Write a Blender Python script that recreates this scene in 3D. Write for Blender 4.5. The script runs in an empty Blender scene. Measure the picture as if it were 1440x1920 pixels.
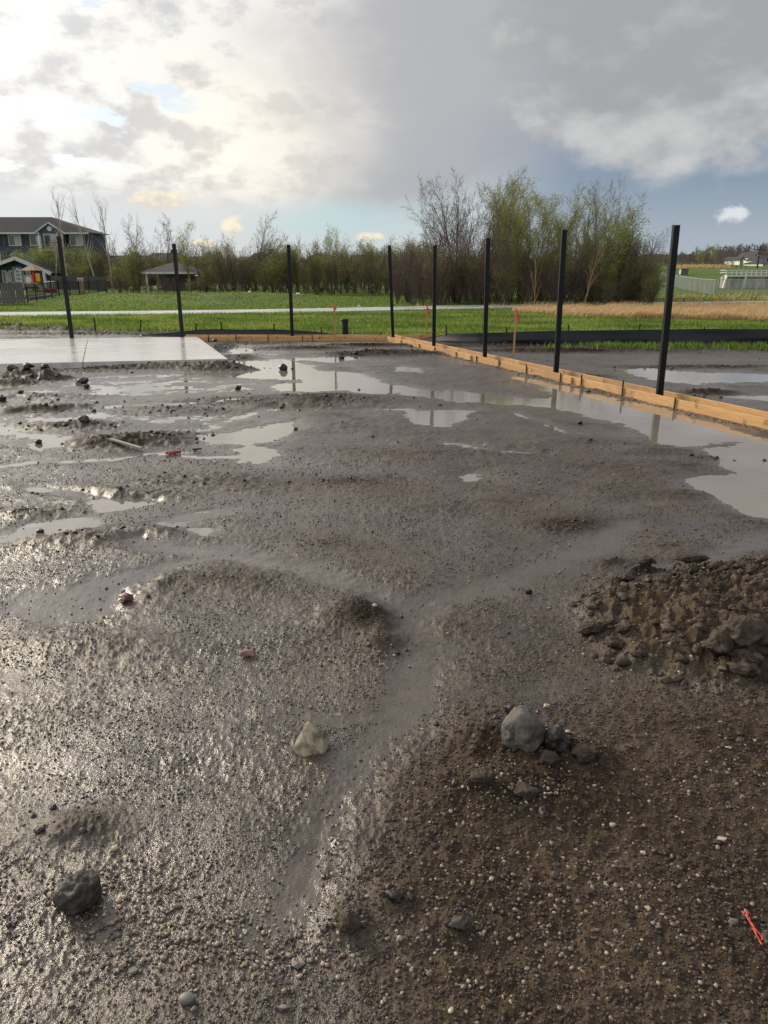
import bpy, math, random
import numpy as np
from mathutils import Vector, Matrix, noise as mnoise

# ------------------------------------------------------------------ camera, world, sun, exposure
sc = bpy.context.scene
C = sc.collection
CAM_H = 1.75
F = 1387.0
TH = math.atan(456 / F)
CT, ST = math.cos(TH), math.sin(TH)
cam_d = bpy.data.cameras.new('camera')
cam_d.sensor_fit = 'VERTICAL'
cam_d.sensor_height = 36
cam_d.sensor_width = 27
cam_d.lens = 36 * F / 1920
cam_d.clip_start = 0.05
cam_d.clip_end = 5000
cam = bpy.data.objects.new('camera', cam_d)
C.objects.link(cam)
cam.location = (0, 0, CAM_H)
cam.rotation_euler = (math.pi / 2 - TH, 0, 0)
sc.camera = cam
sc.view_settings.view_transform = 'Standard'
sc.view_settings.look = 'None'
sc.view_settings.gamma = 1
sc.view_settings.use_curve_mapping = False
sc.view_settings.exposure = 0.18

SUN_AZ = -50.0      # degrees from +Y, negative = left of the view
SUN_EL = 24.0
sun_d = bpy.data.lights.new('sun', 'SUN')
sun_d.energy = 2.4
sun_d.angle = math.radians(18)
sun_d.color = (1.0, 0.86, 0.66)
sun = bpy.data.objects.new('sun', sun_d)
C.objects.link(sun)
_a, _e = math.radians(SUN_AZ), math.radians(SUN_EL)
sdir = Vector((math.sin(_a) * math.cos(_e), math.cos(_a) * math.cos(_e), math.sin(_e)))
sun.rotation_euler = sdir.to_track_quat('Z', 'Y').to_euler()
sun.location = (-20, 20, 30)


class X:
    """tiny expression wrapper for math nodes"""
    nt = None

    def __init__(s, v): s.v = v

    @staticmethod
    def m(op, *a, clamp=False):
        n = X.nt.nodes.new('ShaderNodeMath')
        n.operation = op
        n.use_clamp = clamp
        for i, q in enumerate(a):
            q = q.v if isinstance(q, X) else q
            if isinstance(q, (int, float)):
                n.inputs[i].default_value = q
            else:
                X.nt.links.new(q, n.inputs[i])
        return X(n.outputs[0])

    def __add__(s, o): return X.m('ADD', s, o)
    __radd__ = __add__
    def __sub__(s, o): return X.m('SUBTRACT', s, o)
    def __rsub__(s, o): return X.m('SUBTRACT', o, s)
    def __mul__(s, o): return X.m('MULTIPLY', s, o)
    __rmul__ = __mul__
    def __truediv__(s, o): return X.m('DIVIDE', s, o)
    def __pow__(s, o): return X.m('POWER', s, o)


def sat(a): return X.m('ADD', a, 0.0, clamp=True)
def sstep(a, lo, hi):
    n = X.nt.nodes.new('ShaderNodeMapRange')
    n.interpolation_type = 'SMOOTHSTEP'
    X.nt.links.new(a.v, n.inputs['Value'])
    if lo <= hi:
        n.inputs['From Min'].default_value = lo; n.inputs['From Max'].default_value = hi
        return X(n.outputs[0])
    n.inputs['From Min'].default_value = hi; n.inputs['From Max'].default_value = lo
    n.inputs['To Min'].default_value = 1; n.inputs['To Max'].default_value = 0
    return X(n.outputs[0])
def gauss(a, e, a0, e0, sa, se):
    u = (a - a0) / sa; w = (e - e0) / se
    return X.m('EXPONENT', (u * u + w * w) * -1.0)
def comb(x, y, z):
    n = X.nt.nodes.new('ShaderNodeCombineXYZ')
    for i, q in enumerate((x, y, z)):
        if isinstance(q, X): X.nt.links.new(q.v, n.inputs[i])
        else: n.inputs[i].default_value = q
    return n.outputs[0]
def nz(vec, scale, detail=5, rough=0.55, dist=0.0, col=False):
    n = X.nt.nodes.new('ShaderNodeTexNoise')
    X.nt.links.new(vec, n.inputs['Vector'])
    n.inputs['Scale'].default_value = scale
    n.inputs['Detail'].default_value = detail
    n.inputs['Roughness'].default_value = rough
    n.inputs['Distortion'].default_value = dist
    return n.outputs[1] if col else X(n.outputs[0])
def cmix(f, a, b):
    n = X.nt.nodes.new('ShaderNodeMix')
    n.data_type = 'RGBA'
    if isinstance(f, X): X.nt.links.new(f.v, n.inputs[0])
    else: n.inputs[0].default_value = f
    for i, q in ((6, a), (7, b)):
        if isinstance(q, tuple): n.inputs[i].default_value = (*q, 1)
        else: X.nt.links.new(q, n.inputs[i])
    return n.outputs[2]


def build_world():
    w = bpy.data.worlds.new('World')
    sc.world = w
    w.use_nodes = True
    nt = w.node_tree
    nt.nodes.clear()
    X.nt = nt
    out = nt.nodes.new('ShaderNodeOutputWorld')
    bg = nt.nodes.new('ShaderNodeBackground')
    nt.links.new(bg.outputs[0], out.inputs[0])
    tc = nt.nodes.new('ShaderNodeTexCoord')
    sep = nt.nodes.new('ShaderNodeSeparateXYZ')
    nt.links.new(tc.outputs['Generated'], sep.inputs[0])
    x, y, z = (X(o) for o in sep.outputs)
    az = X.m('ARCTAN2', x, y) * 57.29578
    el = X.m('ARCSINE', z) * 57.29578
    sky = nt.nodes.new('ShaderNodeTexSky')
    sky.sky_type = 'NISHITA'
    sky.sun_disc = False
    sky.sun_elevation = math.radians(SUN_EL)
    sky.sun_rotation = math.radians(SUN_AZ)
    sky.air_density = 1.0
    sky.dust_density = 1.5
    skc = nt.nodes.new('ShaderNodeVectorMath'); skc.operation = 'SCALE'
    nt.links.new(sky.outputs[0], skc.inputs[0]); skc.inputs['Scale'].default_value = 0.1
    blue = skc.outputs[0]
    P = comb(x, y, z * 1.7)
    wr = nz(P, 5.0, 3, 0.5)
    wr2 = nz(comb(x, z * 1.7, y), 6.5, 4, 0.55)
    fine = nz(P, 17.0, 7, 0.58)
    puff = nz(comb(y, x, z * 2.2), 9.0, 7, 0.6, 0.6)
    puff2 = nz(comb(y, z * 1.5, x), 10.0, 6, 0.55)
    a = az + (wr - 0.5) * 14.0
    e = el + (wr2 - 0.5) * 8.0
    # storm side (right): slate blue strip low down, smooth grey rain cloud above
    low = cmix(sstep(el, 0.0, 7.0), (0.37, 0.43, 0.50), (0.19, 0.26, 0.36))
    low = cmix(0.12, low, blue)
    # horizon strip: pale cyan in the middle, whitish elsewhere
    hz = cmix(gauss(az, el, -3.0, 3.8, 9.0, 2.2), (0.58, 0.595, 0.60), (0.46, 0.59, 0.62))
    c = cmix(sstep(az, 3.0, 14.0), hz, low)
    # rain cloud, its soft lower edge climbing to the right
    edge = 3.9 + sstep(az, 2.0, 22.0) * 4.5
    rainm = sstep((el - edge + (wr2 - 0.5) * 3.0 + (puff - 0.5) * 1.5) / (sstep(az, 2.0, 16.0) * 2.5 + 1.0), -0.9, 1.6)
    rain = cmix(sstep(el + (wr - 0.5) * 6, 4.0, 14.0), (0.39, 0.405, 0.435), (0.415, 0.42, 0.44))
    rain = cmix(sstep(az - (el - 5.0) * 0.9 + (wr2 - 0.5) * 12, -1.0, 15.0), rain, (0.275, 0.305, 0.365))
    rain = cmix(sstep(X.m('ABSOLUTE', az), 45.0, 100.0), rain, (0.46, 0.46, 0.47))  # unseen sky beside and behind the camera, brightened to lift surfaces facing it
    rain = cmix(sstep(az + (wr - 0.5) * 18, 3.0, -9.0), rain, (0.54, 0.535, 0.535))
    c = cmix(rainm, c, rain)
    # paler lumpy cloud upper right
    d = el - 5.2 - X.m('MAXIMUM', (18.0 - az), 0.0) * 0.42 + X.m('MAXIMUM', (az - 19.0), 0.0) * -0.25
    d = d + (puff2 - 0.5) * 10.0 + (wr2 - 0.5) * 3.0
    cm = sstep(d, -1.2, 2.4) * sstep(az + (puff2 - 0.5) * 18 + (fine - .5) * 4, 6.0, 11.5) * sstep(el, 24.0, 16.0)
    lum = cmix(sstep(fine * 0.35 + puff2 * 0.65 + (el - 9.0) * -0.02, 0.38, 0.66), (0.34, 0.345, 0.36), (0.56, 0.56, 0.55))
    c = cmix(cm * 0.9, c, lum)
    # small white cloud low on the right
    tin0 = nz(P, 55.0, 5, 0.6)
    s = gauss(az, el, 23.7, 3.5, 1.1, 0.75) + (tin0 - 0.5) * 1.6
    c = cmix(sstep(s, 0.35, 0.95) * sstep(gauss(az, el, 23.7, 3.5, 2.2, 1.5), 0.15, 0.4), c, (0.66, 0.68, 0.70))
    # bright broken cloud to the left, in front of the sun
    left = sstep(a + (puff - 0.5) * 14, 2.0, -13.0) * sstep(el + (puff - 0.5) * 3.0, 3.4, 5.8)
    bri = cmix(sstep(fine * 0.6 + puff * 0.4, 0.40, 0.54), (0.53, 0.53, 0.545), (0.79, 0.78, 0.745))
    gap = sstep(nz(comb(x, y, z * 3.2), 12.0, 6, 0.6, 0.2) * 0.75 + tin0 * 0.12 + fine * 0.13, 0.545, 0.61) * sstep(az, -10.0, -16.0)
    gap = sat(gap + gauss(az, el, -22.8, 9.4, 3.4, 0.75) * sstep(fine, 0.42, 0.55))
    bri = cmix(gap * sstep(el, 5.0, 7.0), bri, cmix(0.6, (0.42, 0.60, 0.78), blue))
    c = cmix(left, c, bri)
    c = cmix(sstep(a, -8.0, -17.0) * sstep(el, 6.0, 3.4) * 0.8, c, (0.60, 0.63, 0.65))
    # small lit cumulus near the horizon
    tiny = nz(P, 55.0, 5, 0.6)
    for (ca, ce, wa, we) in ((-15.9, 4.5, 2.4, 0.95), (-10.9, 2.8, 1.0, 0.8), (-0.9, 2.2, 1.2, 0.45), (-13.0, 1.7, 1.1, 0.4)):
        s = gauss(az, el, ca, ce, wa, we) + (tiny - 0.5) * 1.6 + (fine - 0.5) * .7
        m = sstep(s, 0.30, 0.95) * sstep(gauss(az, el, ca, ce, wa * 2, we * 2), 0.2, 0.5)
        c = cmix(m * 0.85, c, cmix(sstep(el - ce + (tiny - 0.5) * 3, -0.7 * we, 0.5 * we), (0.60, 0.56, 0.50), (0.86, 0.76, 0.56)))
    # warm glow where the sun stands behind thin cloud, widening towards the sun itself off frame
    g1 = gauss(az, el, -9.5, 8.2, 7.0, 5.0)
    g2 = gauss(az, el, SUN_AZ, SUN_EL, 22.0, 20.0)
    add = nt.nodes.new('ShaderNodeMix'); add.data_type = 'RGBA'; add.blend_type = 'ADD'
    nt.links.new((sat(g1) * 0.19).v, add.inputs[0]); nt.links.new(c, add.inputs[6])
    add.inputs[7].default_value = (0.80, 0.62, 0.26, 1)
    add2 = nt.nodes.new('ShaderNodeMix'); add2.data_type = 'RGBA'; add2.blend_type = 'ADD'
    nt.links.new((sat(g2) * 0.9).v, add2.inputs[0]); nt.links.new(add.outputs[2], add2.inputs[6])
    add2.inputs[7].default_value = (1.2, 1.12, 1.0, 1)
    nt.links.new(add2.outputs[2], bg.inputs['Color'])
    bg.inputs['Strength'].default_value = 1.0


build_world()

# ------------------------------------------------------------------ helpers
def ray(px, py):
    cx, cz = (px - 720) / F, (960 - py) / F
    return Vector((cx, CT + cz * ST, -ST + cz * CT))
def G(px, py, z=0.0):
    d = ray(px, py); t = (z - CAM_H) / d.z
    return Vector((d.x * t, d.y * t, z))
def AT(px, py, Y):
    d = ray(px, py); t = Y / d.y
    return Vector((d.x * t, Y, CAM_H + d.z * t))
def PT(px, py, z=0.0):
    v = G(px, py, z); return (v.x, v.y)


def tag(o, label=None, cat=None, group=None, kind=None):
    if label: o['label'] = label
    if cat: o['category'] = cat
    if group: o['group'] = group
    if kind: o['kind'] = kind
    return o
def empty(name, loc, rz=0.0):
    o = bpy.data.objects.new(name, None); C.objects.link(o)
    o.empty_display_size = 0.2
    o.location = loc; o.rotation_euler = (0, 0, rz)
    return o
def link(name, me, parent=None, loc=None):
    o = bpy.data.objects.new(name, me); C.objects.link(o)
    if parent is not None: o.parent = parent
    if loc is not None: o.location = loc
    return o
def copy_tree(o, parent=None):
    c = o.copy(); C.objects.link(c)
    if parent is not None: c.parent = parent
    for ch in o.children: copy_tree(ch, c)
    return c


def np_mesh(name, V, loops, starts, mats, mi=None, smooth=False):
    me = bpy.data.meshes.new(name)
    V = np.asarray(V, dtype=np.float32)
    loops = np.asarray(loops, dtype=np.int32); starts = np.asarray(starts, dtype=np.int32)
    me.vertices.add(len(V)); me.vertices.foreach_set('co', V.ravel())
    me.loops.add(len(loops)); me.loops.foreach_set('vertex_index', loops)
    me.polygons.add(len(starts)); me.polygons.foreach_set('loop_start', starts)
    for m in mats: me.materials.append(m)
    if mi is not None: me.polygons.foreach_set('material_index', np.asarray(mi, dtype=np.int32))
    me.update(calc_edges=True)
    me.polygons.foreach_set('use_smooth', np.full(len(starts), bool(smooth)))
    me.validate()
    return me
def grid_mesh(name, V, nr, nc, mats, smooth=True):
    i = np.arange(nr - 1)[:, None] * nc + np.arange(nc - 1)[None, :]
    q = np.stack([i, i + 1, i + nc + 1, i + nc], -1).reshape(-1, 4)
    return np_mesh(name, V, q.ravel(), np.arange(len(q)) * 4, mats, smooth=smooth)


class MB:
    """collects simple solids in one mesh"""
    def __init__(s): s.V = []; s.Fc = []; s.M = []
    def add(s, vs, fs, mi=0):
        b = len(s.V); s.V += [tuple(v) for v in vs]
        s.Fc += [tuple(b + i for i in f) for f in fs]; s.M += [mi] * len(fs)
        return s
    def box(s, c, d, rz=0.0, mi=0, tilt=None):
        hx, hy, hz = d[0] / 2, d[1] / 2, d[2] / 2
        R = Matrix.Rotation(rz, 3, 'Z')
        if tilt: R = Matrix.Rotation(tilt[1], 3, 'Y') @ Matrix.Rotation(tilt[0], 3, 'X') @ R
        vs = [R @ Vector((x * hx, y * hy, z * hz)) + Vector(c) for z in (-1, 1) for y in (-1, 1) for x in (-1, 1)]
        return s.add(vs, [(0, 2, 3, 1), (4, 5, 7, 6), (0, 1, 5, 4), (2, 6, 7, 3), (0, 4, 6, 2), (1, 3, 7, 5)], mi)
    def beam(s, p, q, w, h, up=(0, 0, 1), mi=0):
        p, q = Vector(p), Vector(q); d = (q - p).normalized(); up = Vector(up)
        sd = d.cross(up)
        if sd.length < 1e-4: sd = d.cross(Vector((1, 0, 0)))
        sd.normalize(); u = sd.cross(d).normalized()
        vs = [e + sd * (a * w / 2) + u * (b * h / 2) for e in (p, q) for a, b in ((-1, -1), (1, -1), (1, 1), (-1, 1))]
        return s.add(vs, [(3, 2, 1, 0), (4, 5, 6, 7), (0, 1, 5, 4), (1, 2, 6, 5), (2, 3, 7, 6), (3, 0, 4, 7)], mi)
    def tube(s, pts, r, n=6, mi=0, cap=True):
        pts = [Vector(p) for p in pts]; rs = r if isinstance(r, (list, tuple)) else [r] * len(pts)
        b = len(s.V)
        for i, p in enumerate(pts):
            t = (pts[min(i + 1, len(pts) - 1)] - pts[max(i - 1, 0)]).normalized()
            a = t.cross(Vector((0.13, 0.31, 0.94)))
            if a.length < 0.15: a = t.cross(Vector((1, 0.1, 0)))
            a.normalize(); c = t.cross(a)
            for k in range(n):
                w = 2 * math.pi * k / n
                s.V.append(tuple(p + (a * math.cos(w) + c * math.sin(w)) * rs[i]))
        for i in range(len(pts) - 1):
            for k in range(n):
                k2 = (k + 1) % n
                s.Fc.append((b + i * n + k, b + i * n + k2, b + (i + 1) * n + k2, b + (i + 1) * n + k)); s.M.append(mi)
        if cap:
            s.Fc.append(tuple(b + k for k in reversed(range(n)))); s.M.append(mi)
            e = b + (len(pts) - 1) * n
            s.Fc.append(tuple(e + k for k in range(n))); s.M.append(mi)
        return s
    def lathe(s, prof, n=24, c=(0, 0, 0), mi=0):
        b = len(s.V)
        for r, z in prof:
            for k in range(n):
                w = 2 * math.pi * k / n
                s.V.append((c[0] + r * math.cos(w), c[1] + r * math.sin(w), c[2] + z))
        for i in range(len(prof) - 1):
            for k in range(n):
                k2 = (k + 1) % n
                s.Fc.append((b + i * n + k, b + i * n + k2, b + (i + 1) * n + k2, b + (i + 1) * n + k)); s.M.append(mi)
        return s
    def build(s, name, mats, parent=None, loc=None, smooth=False, bevel=0):
        me = bpy.data.meshes.new(name)
        me.from_pydata(s.V, [], s.Fc)
        if not isinstance(mats, (list, tuple)): mats = [mats]
        for m in mats: me.materials.append(m)
        me.polygons.foreach_set('material_index', s.M)
        if smooth: me.polygons.foreach_set('use_smooth', [True] * len(s.Fc))
        me.update()
        o = link(name, me, parent, loc)
        if bevel:
            b = o.modifiers.new('bevel', 'BEVEL'); b.width = bevel; b.segments = 2
        return o


# numpy gradient noise
def _h(ix, iy, seed):
    h = (ix.astype(np.int64) * 374761393 + iy.astype(np.int64) * 668265263 + seed * 1442695041) & 0xffffffff
    h = ((h ^ (h >> 13)) * 1274126177) & 0xffffffff
    return (h ^ (h >> 16)) & 0xffff
def gn(x, y, seed=0):
    x0 = np.floor(x); y0 = np.floor(y); fx = x - x0; fy = y - y0
    u = fx * fx * fx * (fx * (fx * 6 - 15) + 10); v = fy * fy * fy * (fy * (fy * 6 - 15) + 10)
    def g(dx, dy):
        a = _h(x0 + dx, y0 + dy, seed) * (2 * math.pi / 65536)
        return np.cos(a) * (fx - dx) + np.sin(a) * (fy - dy)
    n0 = g(0, 0) * (1 - u) + g(1, 0) * u; n1 = g(0, 1) * (1 - u) + g(1, 1) * u
    return (n0 * (1 - v) + n1 * v) * 1.5
def fbm(x, y, seed=0, o=4, r=0.5):
    s = 0; a = 1; t = 0
    for k in range(o):
        s = s + a * gn(x, y, seed + k * 17); t += a; a *= r; x = x * 2.03 + 5.1; y = y * 2.03 + 1.7
    return s / t
def ridged(x, y, seed=0, o=4, r=0.55):
    s = 0; a = 1; t = 0
    for k in range(o):
        s = s + a * (1 - 2 * np.abs(gn(x, y, seed + k * 13))); t += a; a *= r; x = x * 2.1 + 3.3; y = y * 2.1 + 9.7
    return s / t
def sms(v, lo, hi):
    t = np.clip((v - lo) / (hi - lo), 0, 1); return t * t * (3 - 2 * t)
def poly_sd(x, y, poly):
    """signed distance, positive inside"""
    P = np.array(poly); n = len(P)
    d = np.full(x.shape, 1e9); ins = np.zeros(x.shape, bool)
    for i in range(n):
        ax, ay = P[i]; bx, by = P[(i + 1) % n]
        ex, ey = bx - ax, by - ay
        t = np.clip(((x - ax) * ex + (y - ay) * ey) / (ex * ex + ey * ey + 1e-12), 0, 1)
        d = np.minimum(d, (x - ax - t * ex) ** 2 + (y - ay - t * ey) ** 2)
        c = ((ay > y) != (by > y))
        with np.errstate(divide='ignore', invalid='ignore'):
            xi = ax + (y - ay) * ex / (ey if abs(ey) > 1e-12 else 1e-12)
        ins ^= c & (x < xi)
    d = np.sqrt(d)
    return np.where(ins, d, -d)
def line_d(x, y, pts):
    """distance to polyline (x, y, w): returns distance minus local half width"""
    d = np.full(x.shape, 1e9)
    for (a, b) in zip(pts[:-1], pts[1:]):
        ex, ey = b[0] - a[0], b[1] - a[1]
        t = np.clip(((x - a[0]) * ex + (y - a[1]) * ey) / (ex * ex + ey * ey + 1e-12), 0, 1)
        q = np.hypot(x - a[0] - t * ex, y - a[1] - t * ey) - (a[2] + t * (b[2] - a[2]))
        d = np.minimum(d, q)
    return d


# ------------------------------------------------------------------ materials
def mat(name, col, rough=0.6, metal=0.0, spec=0.5, var=0.0, scale=8.0, bump=0.0, bscale=40.0, ior=1.5, stretch=None, col2=None):
    m = bpy.data.materials.new(name); m.use_nodes = True
    nt = m.node_tree; X.nt = nt
    b = nt.nodes['Principled BSDF']
    b.inputs['Roughness'].default_value = rough; b.inputs['Metallic'].default_value = metal
    b.inputs['Specular IOR Level'].default_value = spec; b.inputs['IOR'].default_value = ior
    b.inputs['Base Color'].default_value = (*col, 1)
    vec = None
    if var or bump or col2:
        tc = nt.nodes.new('ShaderNodeTexCoord'); vec = tc.outputs['Object']
        if stretch:
            mp = nt.nodes.new('ShaderNodeMapping'); nt.links.new(vec, mp.inputs[0]); mp.inputs['Scale'].default_value = stretch; vec = mp.outputs[0]
    if var or col2:
        n = nz(vec, scale, 5, 0.6)
        c2 = col2 if col2 else tuple(c * (1 - var) for c in col)
        c1 = col if col2 else tuple(min(1, c * (1 + var)) for c in col)
        nt.links.new(cmix(sstep(n, 0.35, 0.65), c1, c2), b.inputs['Base Color'])
    if bump:
        n = nz(vec, bscale, 5, 0.6)
        bp = nt.nodes.new('ShaderNodeBump'); bp.inputs['Strength'].default_value = 1; bp.inputs['Distance'].default_value = bump
        nt.links.new(n.v, bp.inputs['Height']); nt.links.new(bp.outputs[0], b.inputs['Normal'])
    return m
def attr(name):
    n = X.nt.nodes.new('ShaderNodeAttribute'); n.attribute_name = name; return n
# ------------------------------------------------------------------ the muddy lot
# puddle outlines on the ground (world metres, from sight lines to the ground plane)
def P_(l): return [PT(*p) for p in l]
PUDDLES = [P_(l) for l in (
    [(470, 679), (530, 676), (560, 680), (600, 697), (650, 696), (668, 700), (700, 712), (735, 722), (815, 731), (905, 741), (1030, 751), (1045, 757), (1010, 761), (870, 755), (760, 741), (690, 737), (650, 731), (600, 733), (525, 733), (520, 722), (600, 719), (560, 711), (490, 709), (470, 706), (480, 692)],
    [(936, 712), (980, 707), (1070, 728), (1160, 750), (1270, 777), (1450, 826), (1560, 860), (1560, 1000), (1440, 978), (1405, 968), (1340, 938), (1277, 902), (1300, 896), (1368, 885), (1340, 868), (1318, 842), (1410, 828), (1270, 838), (1220, 826), (1190, 805), (1120, 786), (1080, 772), (1040, 760), (1035, 735), (1010, 722), (960, 720)],
    [(750, 770), (890, 769), (868, 792), (820, 801), (775, 795)],
    [(350, 815), (450, 814), (500, 795), (555, 789), (565, 805), (500, 825), (480, 835), (515, 852), (500, 866), (465, 867), (455, 840), (425, 832), (375, 830)],
    [(45, 833), (90, 822), (135, 824), (125, 838), (65, 846)],
    [(345, 992), (400, 990), (395, 1003), (350, 1003)],
    [(862, 893), (905, 886), (910, 903), (870, 908)],
    [(1165, 691), (1231, 690), (1324, 700), (1480, 702), (1480, 713), (1376, 717), (1297, 719), (1231, 712), (1179, 700)],
    [(1350, 742), (1440, 744), (1500, 752), (1440, 752)],
    [(744, 689), (790, 689), (787, 697), (750, 697)],
    [(563, 672), (640, 668), (673, 668), (640, 680), (570, 676)],
    [(575, 648), (590, 646), (596, 650), (580, 652)],
    [(415, 652), (460, 653), (480, 657), (470, 661), (430, 659)],
    [(430, 671), (470, 681), (465, 686), (425, 676)],
    [(0, 692), (60, 697), (60, 703), (-60, 708), (-60, 692)],
    [(640, 672), (665, 666), (680, 668), (660, 674)],
    [(180, 945), (235, 938), (255, 948), (190, 958)],
    [(60, 1000), (100, 978), (180, 972), (185, 985), (90, 1005)],
    [(1200, 760), (1215, 757), (1225, 765), (1205, 768)],
)]
# shallow runnels: (px, py, half width in metres)
def L_(l): return [(*PT(a, b), w) for a, b, w in l]
RUNNELS = [L_(l) for l in (
    [(1460, 1005, .10), (1345, 1045, .09), (1255, 1078, .07)],
    [(1180, 990, .12), (1095, 1040, .13), (995, 1075, .12), (920, 1110, .12), (820, 1130, .09), (765, 1160, .09), (800, 1225, .15), (770, 1290, .10), (735, 1370, .07), (660, 1460, .06), (600, 1560, .07), (570, 1650, .05), (500, 1780, .04)],
    [(240, 1020, .10), (430, 1042, .12), (560, 1068, .10), (680, 1108, .08), (765, 1150, .08)],
    [(60, 1130, .16), (150, 1140, .22), (200, 1100, .2), (330, 1060, .10), (440, 1042, .10)],
    [(735, 1340, .04), (640, 1360, .03), (540, 1355, .02)],
)]
TRACKS = [L_(l) for l in (
    [(-80, 752, .10), (120, 742, .12), (240, 737, .11), (360, 735, .08), (470, 720, .10)],
    [(-80, 878, .07), (90, 868, .08), (200, 862, .06), (290, 852, .06), (460, 858, .05)],
    [(-60, 790, .10), (60, 774, .14), (220, 762, .09), (330, 758, .12), (470, 748, .11), (560, 740, .12)],
    [(-60, 722, .10), (100, 713, .14), (300, 703, .12), (460, 700, .12)],
    [(400, 802, .07), (480, 775, .10), (520, 765, .12), (620, 770, .08), (760, 767, .05)],
    [(820, 830, .06), (920, 845, .10), (1010, 850, .08)],
    [(960, 775, .05), (1060, 810, .07), (1080, 815, .05)],
    [(320, 980, .12), (420, 960, .1)], [(0, 1010, .14), (60, 990, .12)], [(60, 915, .06), (180, 935, .1), (260, 945, .07)],
)]
MOUND = P_([(1068, 1140), (1110, 1112), (1190, 1098), (1290, 1072), (1440, 1052), (1620, 1040), (1660, 1330), (1440, 1345), (1340, 1322), (1250, 1300), (1150, 1260), (1085, 1190)])
BROWN = P_([(835, 1315), (1000, 1325), (1150, 1290), (1300, 1300), (1700, 1320), (2400, 2400), (700, 2400), (640, 1920), (600, 1700), (700, 1550), (760, 1420)])
SLABP = P_([(-2400, 700), (-10, 692), (428, 684), (372, 632), (-300, 634), (-2400, 640)])
# raised rough patches (px, py, rx, ry metres, height, lumpiness)
LUMPS = [(*PT(a, b), rx, ry, h, l) for a, b, rx, ry, h, l in (
    (960, 1420, .22, .13, .03, .03), (900, 1410, .12, .10, .03, .04), (1060, 1445, .16, .09, .04, .05), (1000, 1510, .30, .14, .035, .03), (900, 1500, .16, .1, .03, .03),
    (690, 1160, .22, .20, .05, .012), (740, 1215, .14, .10, .03, .012), (300, 1100, .45, .32, .035, .012), (180, 1215, .35, .12, .03, .012),
    (240, 830, .55, .24, .07, .075), (330, 820, .4, .2, .04, .05), (150, 800, .5, .2, .05, .04), (440, 755, 0.9, .3, .03, .03), (600, 752, .9, .45, .06, .03),
    (60, 965, .25, .12, .03, .03), (150, 1010, .45, .2, .035, .02), (290, 1000, .3, .16, .03, .02), (230, 930, .5, .2, .03, .02), (90, 745, .8, .25, .04, .02), (130, 765, .5, .2, .04, .02), (330, 770, .7, .25, .04, .02),
    (620, 1590, .10, .07, .02, .015), (150, 1560, .12, .07, .03, .02), (650, 1750, .07, .05, .02, .02), (860, 1760, .06, .04, .02, .02), (740, 1700, .05, .04, .02, .02),
    (45, 770, .6, .3, .04, .03), (730, 665, 1.1, .35, .08, .06), (690, 650, 1.5, .3, .05, .05), (560, 655, 1.2, .35, .04, .04), (470, 645, .9, .3, .05, .05), (440, 672, .35, .5, .05, .05), (410, 655, .25, .9, .09, .08),
    (1060, 660, 2.0, .4, .05, .05), (1240, 655, 2.0, .35, .08, .04), (950, 650, 1.8, .5, .04, .05), (1300, 690, 1.2, .2, .03, .04), (1180, 735, .5, .3, .03, .03), (1330, 738, .3, .15, .05, .06), (1070, 708, .6, .2, .03, .03),
    (680, 800, 1.4, .5, .02, .008), (880, 860, .9, .35, .02, .012), (1060, 830, .8, .4, .03, .01), (1230, 850, .4, .2, .03, .012), (1150, 880, .8, .3, .03, .012), (1300, 930, .4, .12, .03, .012), (1060, 985, .35, .16, .02, .01), (1340, 860, .22, .06, .03, .02),
    (350, 690, 1.2, .2, .06, .07), (250, 692, 1.2, .2, .04, .06), (100, 697, .9, .18, .04, .05), (90, 712, .3, .22, .14, .11), (30, 705, .45, .3, .15, .12), (10, 720, .4, .25, .1, .1), (420, 693, .6, .25, .09, .08), (25, 615, 1.6, .7, .30, .25), (70, 612, 0.9, .4, .22, .2), (-60, 615, 3, .8, .3, .25), (200, 627, 3.0, .3, .05, .06), (130, 620, 1.4, .3, .08, .08),
    (1210, 1085, .12, .05, .05, .05), (1140, 1060, .16, .07, .025, .03), (1160, 1105, .09, .04, .04, .04), (690, 1165, .2, .16, .0, .035), (740, 1215, .13, .09, .0, .03), (300, 1105, .35, .2, .0, .02), (380, 905, .7, .25, .0, .022), (650, 905, .4, .15, .0, .02), (1290, 745, .2, .1, 0, .02), (820, 960, .3, .1, 0, .015), (1060, 990, .3, .14, 0, .025), (450, 835, .3, .1, .02, .01), (1000, 600, .1, .1, 0, 0),
)]
# lawn edge (world y at which turf begins) along x
EDGE = np.array([(-60, 22.6), (-13, 22.4), (-9.5, 22.2), (-6, 21.9), (-3.3, 21.4), (-1.2, 20.9), (0.2, 20.7), (1.2, 20.3), (2.3, 19.4), (4.0, 18.6), (6.5, 18.3), (12, 18.2), (60, 18.2)])
def edge_y(x): return np.interp(x, EDGE[:, 0], EDGE[:, 1])


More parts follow.
